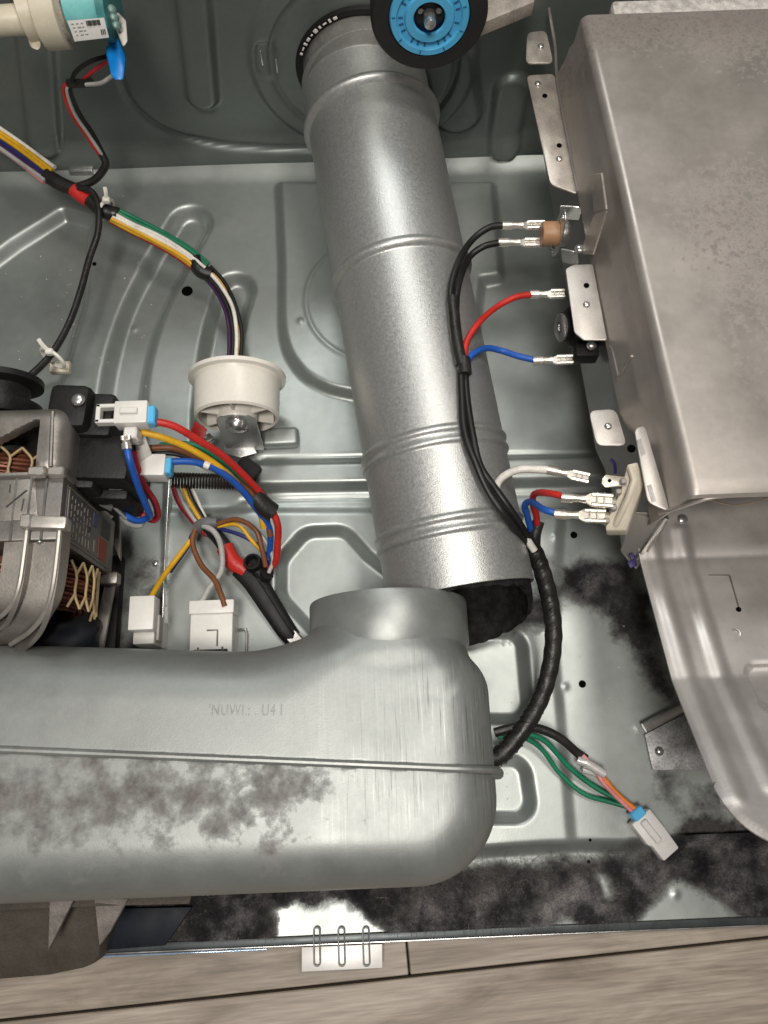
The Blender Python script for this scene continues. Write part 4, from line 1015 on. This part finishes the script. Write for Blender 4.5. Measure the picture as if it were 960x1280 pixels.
# ---- white connector blocks standing on the pan
wb = thing('connector_block', 'small upright white connector block fed by a yellow wire', 'connector', P(176, 800, 0))
c = P(177, 766, .047)
B().box((.0175, .024, .014), Matrix.Translation((c.x, c.y, .041)), .0009, 2).obj('upper_block', white_p, wb)
B().box((.0150, .020, .040), Matrix.Translation((c.x - .001, c.y - .010, .016)), .0009, 2).obj('lower_block', white_p, wb)
B().box((.0020, .018, .010), Matrix.Translation((c.x + .0092, c.y - .009, .033)), .0004, 1).obj('latch', M('grey_latch', (.40, .38, .36), .5), wb)
wc = thing('connector_housing', 'wide white connector housing fed by grey and brown wires', 'connector', P(265, 800, 0))
c = P(264, 786, .036)
B().box((.030, .037, .012), Matrix.Translation((c.x, c.y, .030)), .0010, 2).obj('housing', white_p, wc)
B().box((.032, .010, .016), Matrix.Translation((c.x, c.y + .0155, .030)), .0012, 2).obj('wire_entry', white_p, wc)
q0 = Vector((c.x, c.y, .0363))
B().tube([q0 + Vector(p) for p in ((-.003, -.001, 0), (.0045, -.001, 0), (.0045, -.012, 0))], .0007, 5).obj('latch_slot', M('slot_grey', (.18, .17, .16), .6), wc)
B().box((.024, .0030, .003), Matrix.Translation(q0 + Vector((0, -.016, -.0005))), .0004, 1).obj('pin_bar', dark_m, wc)
for sx_ in (-1, 1): B().tube([q0 + Vector((sx_ * .0085, -.013, .001)), q0 + Vector((sx_ * .0085, -.018, .001))], .0006, 5).obj('pin', bright_m, wc)
B().box((.026, .030, .026), Matrix.Translation((c.x, c.y, .0115)), .001, 1).obj('stand', white_p, wc)

# ================================================================== UPPER LEFT LOOM
ul = thing('upper_loom', 'multicoloured wire loom with black tape and red band crossing the upper left pan', 'wiring', P(140, 280, 0))
HZU = .060
A_ = [(-20, 160), (20, 187), (62, 218)]
def par(seq, d, zf=lambda k: HZU, lift=0):
    out = []
    for k, (a, b) in enumerate(seq):
        k0, k1 = max(k - 1, 0), min(k + 1, len(seq) - 1); v = Vector((seq[k1][0] - seq[k0][0], seq[k1][1] - seq[k0][1])).normalized()
        out.append((a - v.y * d, b + v.x * d, zf(k) + lift))
    return out
for c, d, lf in (('white', -11, .002), ('yellow', -6, .004), ('yellow', -2, .003), ('navy', 3, .002), ('purple', 6, .001), ('grey', 9, .002), ('pink', 12, 0)):
    wire(c + '_wire', par(A_, d, lift=lf), .0020, WIRE[c], ul)
wire('tape_wrap', [(58, 219, .060), (78, 230, .060), (98, 240, .058)], .0068, tape_m, ul)
wire('red_band', [(92, 237, .059), (105, 246, .058), (122, 255, .056)], .0066, MATS['red_tape'], ul)
wire('tape_wrap', [(112, 250, .057), (130, 262, .055), (148, 269, .052)], .0068, tape_m, ul)
S2 = [(142, 268), (165, 280), (200, 297), (232, 316), (256, 336)]
for c, d, lf in (('green', -8, .001), ('green', -5, .002), ('white', -1, .004), ('white', 2, .003), ('yellow', 6, .002), ('yellow', 8, .0), ('maroon', 10, -.002)):
    wire(c + '_wire', par(S2, d, lambda k: .052 - .005 * k, lf), .0019, WIRE[c], ul)
wire('tape_wrap', [(243, 323, .035), (254, 333, .033), (264, 344, .030)], .0068, tape_m, ul)
S3 = [(258, 338), (276, 358), (289, 385), (295, 415), (294, 450)]
for c, d, lf in (('black', -7, .001), ('white', -1, .003), ('black', 4, .002), ('yellow', -5, -.001), ('purple', 8, -.002), ('black', 1, -.002)):
    wire(c + '_wire', par(S3, d, lambda k: .030 - .002 * k, lf), .0019, WIRE[c], ul)
# cable branching down to the motor
br = thing('branch_cable', 'thin black cable dropping from the upper loom to the motor at left', 'wiring', P(90, 390, 0))
wire('sheath', [(98, 234, .064), (114, 240, .064), (123, 258, .062), (120, 290, .058), (112, 325, .054), (100, 368, .052), (84, 408, .054), (62, 446, .060), (34, 474, .068), (8, 492, .076)], .0031, tape_m, br)
# cable ties
for (cx, cy, z, tail, lbl, nm) in ((132, 262, .056, ((133, 250, .066), (132, 240, .072), (131, 234, .074)), 'white cable tie round the upper loom next to its red band', 'a'),
                               (66, 447, .058, ((62, 440, .066), (53, 431, .070), (48, 424, .072)), 'white cable tie holding the thin black cable near the motor', 'b')):
    tie = thing('cable_tie', lbl, 'cable tie', P(cx, cy, z - .012), 'white cable ties on the wiring')
    ctr = P(cx, cy, z)
    dv = (Vector((.5, -.35, 0)) if nm == 'a' else Vector((-.5, -.8, .2))).normalized(); mm = axis_frame(ctr, dv); rt = .0088 if nm == 'a' else .0105
    B().tube([mm @ Vector((rt * math.cos(a), rt * .8 * math.sin(a), 0)) for a in np.linspace(0, 2 * math.pi, 28, endpoint=False)], .0015, 6, closed=True).obj('loop', pulley_m, tie)
    B().tube(spline([P(*p) for p in tail]), .0017, 6).obj('tail', pulley_m, tie)
    B().box((.006, .005, .005), Matrix.Translation(P(*tail[0])), .001, 1).obj('head', pulley_m, tie)
    if nm == 'b': B().box((.016, .010, .006), Matrix.Translation(P(76, 460, .035)), .0015, 2).obj('anchor', cream_p, tie)

# ================================================================== DRAIN PUMP
PZ = .20
pu = thing('drain_pump', 'cream and aqua drain pump with a paper label at the upper left corner', 'pump', P(80, 40, PZ - .03))
def pc_(x, y, z=PZ): return P(x, y, z)
axd = (P(140, 8, PZ) - P(20, 18, PZ)).normalized()
def cyl(name, a, b, r, mat, prof=None):
    a, b = Vector(a), Vector(b); Ln = (b - a).length
    pr = prof or [(r * .94, 0), (r, Ln * .04), (r, Ln * .96), (r * .94, Ln)]
    return B().lathe(pr, axis_frame(a, b - a), 36).obj(name, mat, pu)
cyl('inlet_pipe', pc_(-30, 28), pc_(30, 24), .0090, cream_p)
cyl('front_chamber', pc_(28, 18), pc_(52, 14), .0165, cream_p)
cyl('rear_chamber', pc_(50, 14), pc_(80, 12), .0225, cream_p)
B().prism([P(31, 32, .178), P(50, 32, .178), P(52, 58, .176), P(48, 64, .176), P(38, 60, .176)], [P(31, 32, .192), P(50, 32, .192), P(52, 58, .190), P(48, 64, .190), P(38, 60, .190)], .002, 2).obj('foot_lug', cream_p, pu)
cyl('gasket', pc_(79, 12), pc_(86, 11.5), .0190, M('cream_dirty', (.35, .31, .25), .7, 0, .4, 200), None)
cyl('coil_can', pc_(78, 6), pc_(132, 2), .0185, aqua_p)
la = [P(84, 26, .2135), P(130, 22, .2135), P(136, 46, .204), P(93, 51, .204)]
lb2 = B().prism([p - Vector((0, 0, .0006)) for p in la], la, 0).obj('paper_label', label_m, pu)
def onlab(u, v): return (la[0].lerp(la[1], u)).lerp(la[3].lerp(la[2], u), v) + Vector((0, -.0002, .0004))
for k in range(9):
    a = onlab(.50 + .043 * k, .10); b = onlab(.50 + .043 * k, .34); B().tube([a, b], .00035 + .0002 * (k % 3), 4).obj('barcode_bar', ink_m, lb2)
for r_i in range(4):
    for k in range(3):
        u0 = .08 + .13 * k + .01 * r_i; a, b = onlab(u0, .18 + .19 * r_i), onlab(u0 + random.uniform(.05, .11), .18 + .19 * r_i)
        B().tube([a, b], .00035, 4).obj('label_print', M('grey_ink', (.45, .45, .44), .6), lb2)
for k in range(3): B().tube([onlab(.84 + .05 * k, .60), onlab(.83 + .05 * k, .86)], .0004, 4).obj('label_print', ink_m, lb2)
cyl('end_frame', pc_(131, 8), pc_(142, 8), .0215, teal_p)
B().prism([P(146, 14, .188), P(158, 26, .188), P(160, 52, .186), P(154, 60, .186), P(144, 34, .186)], [P(146, 14, .202), P(158, 26, .202), P(160, 52, .200), P(154, 60, .200), P(144, 34, .200)], .0015, 2).obj('terminal_cover', M('pale_cover', (.58, .54, .50), .5), pu)
for k in range(3): dome(axis_frame(P(140 + 3 * k, 12 + 10 * k, .212 - .003 * k), (.6, -.2, .6)), .003, .002).obj('rivet', M('verdigris', (.20, .30, .28), .5, .4, .3), pu)
# lead of the pump with its blue plug
ld_ = thing('pump_lead', 'red, white and black pump lead hanging from a bright blue plug', 'wiring', P(130, 150, .05))
B().prism([P(131, 60, .166), P(147, 46, .166), P(158, 72, .166), P(155, 100, .166), P(143, 101, .166), P(138, 92, .166)], [P(131, 60, .186), P(147, 46, .190), P(158, 72, .184), P(155, 100, .180), P(143, 101, .180), P(138, 92, .182)], .002, 2).obj('plug', blue_p, ld_)
wire('black_wire', [(135, 70, .172), (112, 78, .168), (94, 90, .160), (90, 104, .152), (98, 104, .150)], .0017, WIRE['black'], ld_)
wire('red_wire', [(136, 76, .172), (118, 90, .162), (104, 100, .152)], .0017, WIRE['maroon'], ld_)
wire('white_wire', [(140, 95, .172), (126, 104, .164), (108, 106, .156)], .0016, WIRE['grey'], ld_)
wire('tape_wrap', [(114, 103, .154), (100, 104, .150), (86, 104, .146)], .0034, tape_m, ld_)
wire('maroon_wire', [(88, 103, .147), (80, 112, .138), (90, 142, .118), (108, 168, .098), (125, 194, .082)], .0019, WIRE['red'], ld_)
wire('white_wire', [(90, 103, .146), (84, 114, .139), (94, 142, .119), (112, 168, .099), (128, 194, .083)], .0016, WIRE['grey'], ld_)
wire('black_wire', [(92, 102, .145), (88, 114, .139), (99, 142, .118), (116, 168, .098), (130, 194, .082)], .0019, WIRE['black'], ld_)
wire('black_sleeve', [(127, 192, .083), (131, 206, .076), (126, 220, .070), (114, 229, .066), (98, 233, .063)], .0034, tape_m, ld_)

# ================================================================== DRUM ROLLER
ro = thing('drum_roller', 'black-tyred drum support roller with a sky-blue hub above the duct', 'roller', P(537, 12, .16))
rc_ = P(536, 13, .205); rm = axis_frame(rc_, (0, -1, .10), (0, 0, 1))
B().lathe([(.0255, -.010), (.0360, -.010), (.0378, -.008), (.0380, 0), (.0378, .004), (.0360, .0065), (.0270, .0068), (.0255, .0050)], rm, 64, False, False).obj('tyre', rubber_m, ro)
hb_ = B().lathe([(.0100, -.008), (.0257, -.008), (.0257, .0070), (.0250, .0080), (.0215, .0080), (.0205, .0060), (.0165, .0060), (.0155, .0085), (.0108, .0085), (.0100, .0070)], rm, 64, False, False).obj('hub', sky_p, ro)
for k in range(26):
    a = 2 * math.pi * k / 26
    if k % 4 == 0: continue
    B().box((.0030, .0011, .0006), rm @ Matrix.Rotation(a, 4, 'Z'), 0, 1, off=(.0186, 0, .0062)).obj('vent_slot', M('blue_dark', (.02, .12, .25), .6), hb_)
for k in range(9):
    a = 2 * math.pi * k / 9 + .3
    B().box((.0024, .0007, .0005), rm @ Matrix.Rotation(a, 4, 'Z'), 0, 1, off=(.0232, 0, .0081)).obj('mould_mark', MATS['blue_dark'], hb_)
B().lathe([(.0098, .001), (.0098, .003), (.002, .003)], rm, 32).obj('washer', dark_m, ro)
B().lathe([(.0040, .002), (.0040, .013), (.0032, .0145), (.0005, .0148)], rm, 20).obj('axle', bright_m, ro)
for k in range(3):
    a = k * 2.09 + .5; B().lathe([(.0020, .003), (.0018, .006), (.0004, .0065)], rm @ Matrix.Translation((.0068 * math.cos(a), .0068 * math.sin(a), 0)), 12).obj('clip', dull_m, ro)
rbk = plate('roller_bracket', [(575, -25), (590, 30), (600, 30), (668, 2), (668, -40)], .186, .010, M('dusty_bracket_steel', (.50, .45, .40), .5, .5, .25, 60), ro)

# ---- dusty plastic scoop below the blower, lower left
sc2 = thing('air_scoop', 'dusty grey-brown round plastic scoop with ribs below the blower at lower left', 'scoop', (-.26, -.1, -.02))
edge = [(-120, 1124, .052), (124, 1121, .052), (125, 1165, .034), (124, 1196, .014), (118, 1204, .010), (104, 1210, .008), (60, 1219, .006), (-120, 1234, .004)]
top_ = [P(*p) for p in edge]
B().prism([Vector((p.x, p.y, -.019)) for p in top_], top_, .0012, 2).obj('wall', fan_m, sc2)
plate('shade_plate', [(126, 1136), (240, 1134), (206, 1182), (126, 1188)], .0015, .004, shade_m, sc2)  # dark plate added to fill the gap with the blower's shade
for (px_, zt_) in (([(62, 1124), (92, 1124), (60, 1188)], .060), ([(118, 1124), (160, 1124), (137, 1165), (124, 1182)], .056)):
    plate('rib', px_, [zt_ + .010, zt_ + .012] + [zt_ - .01] * (len(px_) - 2), .004, M('dusty_rib', (.20, .18, .165), .7, 0, .3, 90), sc2)
plate('top_flange', [(-40, 1120), (240, 1116), (236, 1130), (150, 1132), (40, 1136), (-40, 1140)], .064, .004, fan_m, sc2)

# ================================================================== LINT
def vnoise(x, y, sc, seed):
    g = np.random.default_rng(seed).random((257, 257)); u, v = (x * sc) % 256, (y * sc) % 256
    i, j = u.astype(int), v.astype(int); fu, fv = u - i, v - j; fu, fv = fu * fu * (3 - 2 * fu), fv * fv * (3 - 2 * fv)
    return (g[i, j] * (1 - fu) + g[i + 1, j] * fu) * (1 - fv) + (g[i, j + 1] * (1 - fu) + g[i + 1, j + 1] * fu) * fv
def fbm(x, y, sc, seed, o=5): return sum(vnoise(x + .37 * k + 9, y + .73 * k + 9, sc * 2 ** k, seed + k) * .5 ** k for k in range(o)) / sum(.5 ** k for k in range(o))
lint_d = M('lint_dark', (.050, .044, .041), .95, 0, .5, 90, spec=.05)
lint_l = M('lint_pale', (.26, .235, .215), .95, 0, .4, 90, spec=.05)
felt_l = bpy.data.materials.new('lint_felt'); felt_l.use_nodes = True
nt = felt_l.node_tree; N = nt.nodes; L = nt.links; bs = N['Principled BSDF']; tc = N.new('ShaderNodeTexCoord')
def _n(sc, det, ro=.65):
    n = N.new('ShaderNodeTexNoise'); n.inputs['Scale'].default_value = sc; n.inputs['Detail'].default_value = det; n.inputs['Roughness'].default_value = ro
    L.new(tc.outputs['Object'], n.inputs[0]); return n.outputs['Fac']
def _ramp(src, stops):
    c = N.new('ShaderNodeValToRGB'); el = c.color_ramp.elements
    el[0].position, el[0].color = stops[0][0], (*stops[0][1], 1); el[1].position, el[1].color = stops[-1][0], (*stops[-1][1], 1)
    for p_, c_ in stops[1:-1]: e_ = el.new(p_); e_.color = (*c_, 1)
    L.new(src, c.inputs[0]); return c.outputs[0]
c1_ = _ramp(_n(34, 10, .66), [(.31, (.009, .0085, .010)), (.45, (.032, .031, .035)), (.54, (.090, .087, .093)), (.66, (.20, .19, .19))])
c2_ = _ramp(_n(900, 4, .7), [(.3, (.45, .45, .45)), (.7, (1.5, 1.45, 1.4))])
mxl = N.new('ShaderNodeMix'); mxl.data_type = 'RGBA'; mxl.blend_type = 'MULTIPLY'; mxl.inputs[0].default_value = 1; L.new(c1_, mxl.inputs[6]); L.new(c2_, mxl.inputs[7])
L.new(mxl.outputs[2], bs.inputs['Base Color']); bs.inputs['Roughness'].default_value = .97; bs.inputs['Specular IOR Level'].default_value = .03
at = N.new('ShaderNodeAttribute'); at.attribute_name = 'cover'
ad = N.new('ShaderNodeMath'); ad.operation = 'MULTIPLY_ADD'; L.new(_n(650, 6, .75), ad.inputs[0]); ad.inputs[1].default_value = 1.1; L.new(at.outputs['Fac'], ad.inputs[2])
mr = N.new('ShaderNodeMapRange'); mr.inputs[1].default_value = .45; mr.inputs[2].default_value = 1.30; L.new(ad.outputs[0], mr.inputs[0]); L.new(mr.outputs[0], bs.inputs['Alpha'])
bn = N.new('ShaderNodeBump'); bn.inputs['Strength'].default_value = .7; bn.inputs['Distance'].default_value = .001; L.new(_n(1500, 3), bn.inputs['Height']); L.new(bn.outputs[0], bs.inputs['Normal'])
def lint_sheet(name, box, hgt, thr, seed, step=.0009):
    X_, Y_ = np.meshgrid(np.arange(box[0], box[1], step), np.arange(box[2], box[3], step), indexing='ij')
    m = pan_lint_shade(np.stack([X_.ravel(), Y_.ravel(), X_.ravel() * 0], 1)).reshape(X_.shape)
    n1_, n2_, n3_ = fbm(X_, Y_, 70, seed), fbm(X_, Y_, 320, seed + 20), fbm(X_, Y_, 18, seed + 40)
    ix = np.clip(((X_ - XL) / h).round().astype(int), 0, nx - 1); iy = np.clip(((Y_ - YF) / h).round().astype(int), 0, ny - 1)
    cover = m + (n1_ - .5) * 1.3 + (n3_ - .5) * 1.5 - thr
    Z_ = Zp[ix, iy] + np.clip(cover + .25, 0.02, .7) * hgt * (.5 + n1_) + n2_ * hgt * .35 + .0002
    keep = cover > -.30; k_ = np.arange(X_.size).reshape(X_.shape)
    f_ = np.stack([k_[:-1, :-1].ravel(), k_[1:, :-1].ravel(), k_[1:, 1:].ravel(), k_[:-1, 1:].ravel()], 1)
    kf = (keep[:-1, :-1] & keep[1:, :-1] & keep[1:, 1:] & keep[:-1, 1:]).ravel()
    me = np_mesh(name, np.stack([X_, Y_, Z_], 2).reshape(-1, 3), f_[kf])
    a_ = me.attributes.new('cover', 'FLOAT', 'POINT'); a_.data.foreach_set('value', cover.ravel().astype(np.float32))
    bm = bmesh.new(); bm.from_mesh(me); bmesh.ops.delete(bm, geom=[v for v in bm.verts if not v.link_faces], context='VERTS'); bm.to_mesh(me); bm.free()
    return link(name, me, felt_l, None, ((box[0] + box[1]) / 2, (box[2] + box[3]) / 2, 0), 180)
o = lint_sheet('lint_mat', (-.25, .30, -.1088, -.054), .0065, .55, 3)
tag(o, 'matted dark grey lint filling the front trough of the pan', 'lint', kind='stuff')
def fibres(name, n, px, mat, ln, rad, lift, thr=.5):
    poly = pp(px); xs_ = [p[0] for p in poly]; ys_ = [p[1] for p in poly]; V, Fq = [], []
    X_ = rng.uniform(min(xs_), max(xs_), n * 5); Y_ = rng.uniform(min(ys_), max(ys_), n * 5)
    ok = (sd_poly(X_, Y_, poly) < 0) & (pan_lint_shade(np.stack([X_, Y_, X_ * 0], 1)) > thr); X_, Y_ = X_[ok][:n], Y_[ok][:n]
    for x_, y_ in zip(X_, Y_):
        a = rng.uniform(0, 6.28); L_ = rng.uniform(*ln); k = rng.normal(0, 2.2); z0 = zpan(x_, y_); p = np.array([x_, y_, z0 + rng.uniform(.001, lift)]); base = len(V); seg = 5
        for i in range(seg + 1):
            e_ = np.array([-math.sin(a) * rad, math.cos(a) * rad, 0]); V += [p + e_, p - e_]
            p = p + np.array([math.cos(a), math.sin(a), rng.normal(0, .22)]) * L_ / seg; p[1] = max(p[1], YF + .001); p[2] = max(p[2], z0 + .0005); a += k / seg
        for i in range(seg): Fq.append((base + 2 * i, base + 2 * i + 1, base + 2 * i + 3, base + 2 * i + 2))
    return link(name, np_mesh(name, V, Fq), mat, None, (0, -.09, 0), 180)
trough = [(130, 1090), (560, 1085), (640, 1072), (790, 1068), (960, 1075), (1000, 1160), (560, 1176), (130, 1188)]
o = fibres('lint_fibres', 2200, trough, lint_d, (.002, .007), .00007, .0055)
tag(o, 'fine dark lint fibres standing up from the lint mat', 'lint', kind='stuff')
o = fibres('lint_fuzz', 7000, trough, M('lint_mid', (.125, .115, .115), .95, 0, .5, 90, spec=.05), (.0012, .0042), .00005, .0055, .42)
tag(o, 'short grey fuzz over the lint in the front trough', 'lint', kind='stuff')
o = fibres('pale_lint', 110, trough, lint_l, (.002, .009), .00006, .006)
tag(o, 'pale stray hairs lying over the dark lint in the front trough', 'lint', kind='stuff')
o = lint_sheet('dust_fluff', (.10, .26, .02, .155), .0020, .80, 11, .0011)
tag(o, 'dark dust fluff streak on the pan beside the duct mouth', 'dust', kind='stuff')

# small crumbs and rust flecks scattered over the pan
V, Fq = [], []
for k in range(170):
    if k < 60: a, b = rng.normal(95, 45), rng.normal(365, 60)
    else: a, b = rng.uniform(20, 800), rng.uniform(240, 1050)
    p = P(a, b); z0 = zpan(p.x, p.y); sz = rng.uniform(.0003, .0009) * (1.4 if k % 17 == 0 else 1)
    base = len(V); t0 = rng.uniform(0, 6)
    for i in range(4): V.append((p.x + sz * math.cos(t0 + i * 1.57) * rng.uniform(.5, 1.3), p.y + sz * math.sin(t0 + i * 1.57) * rng.uniform(.5, 1.3), z0 + .0001))
    V.append((p.x, p.y, z0 + sz * .8))
    for i in range(4): Fq.append((base + i, base + (i + 1) % 4, base + 4))
o = link('debris_specks', np_mesh('debris_specks', V, Fq), M('pale_crumbs', (.52, .47, .38), .8, 0, .5, 60), None, (-.1, .3, 0), 180)
tag(o, 'pale crumbs and flecks scattered thinly over the pan', 'debris', kind='stuff')
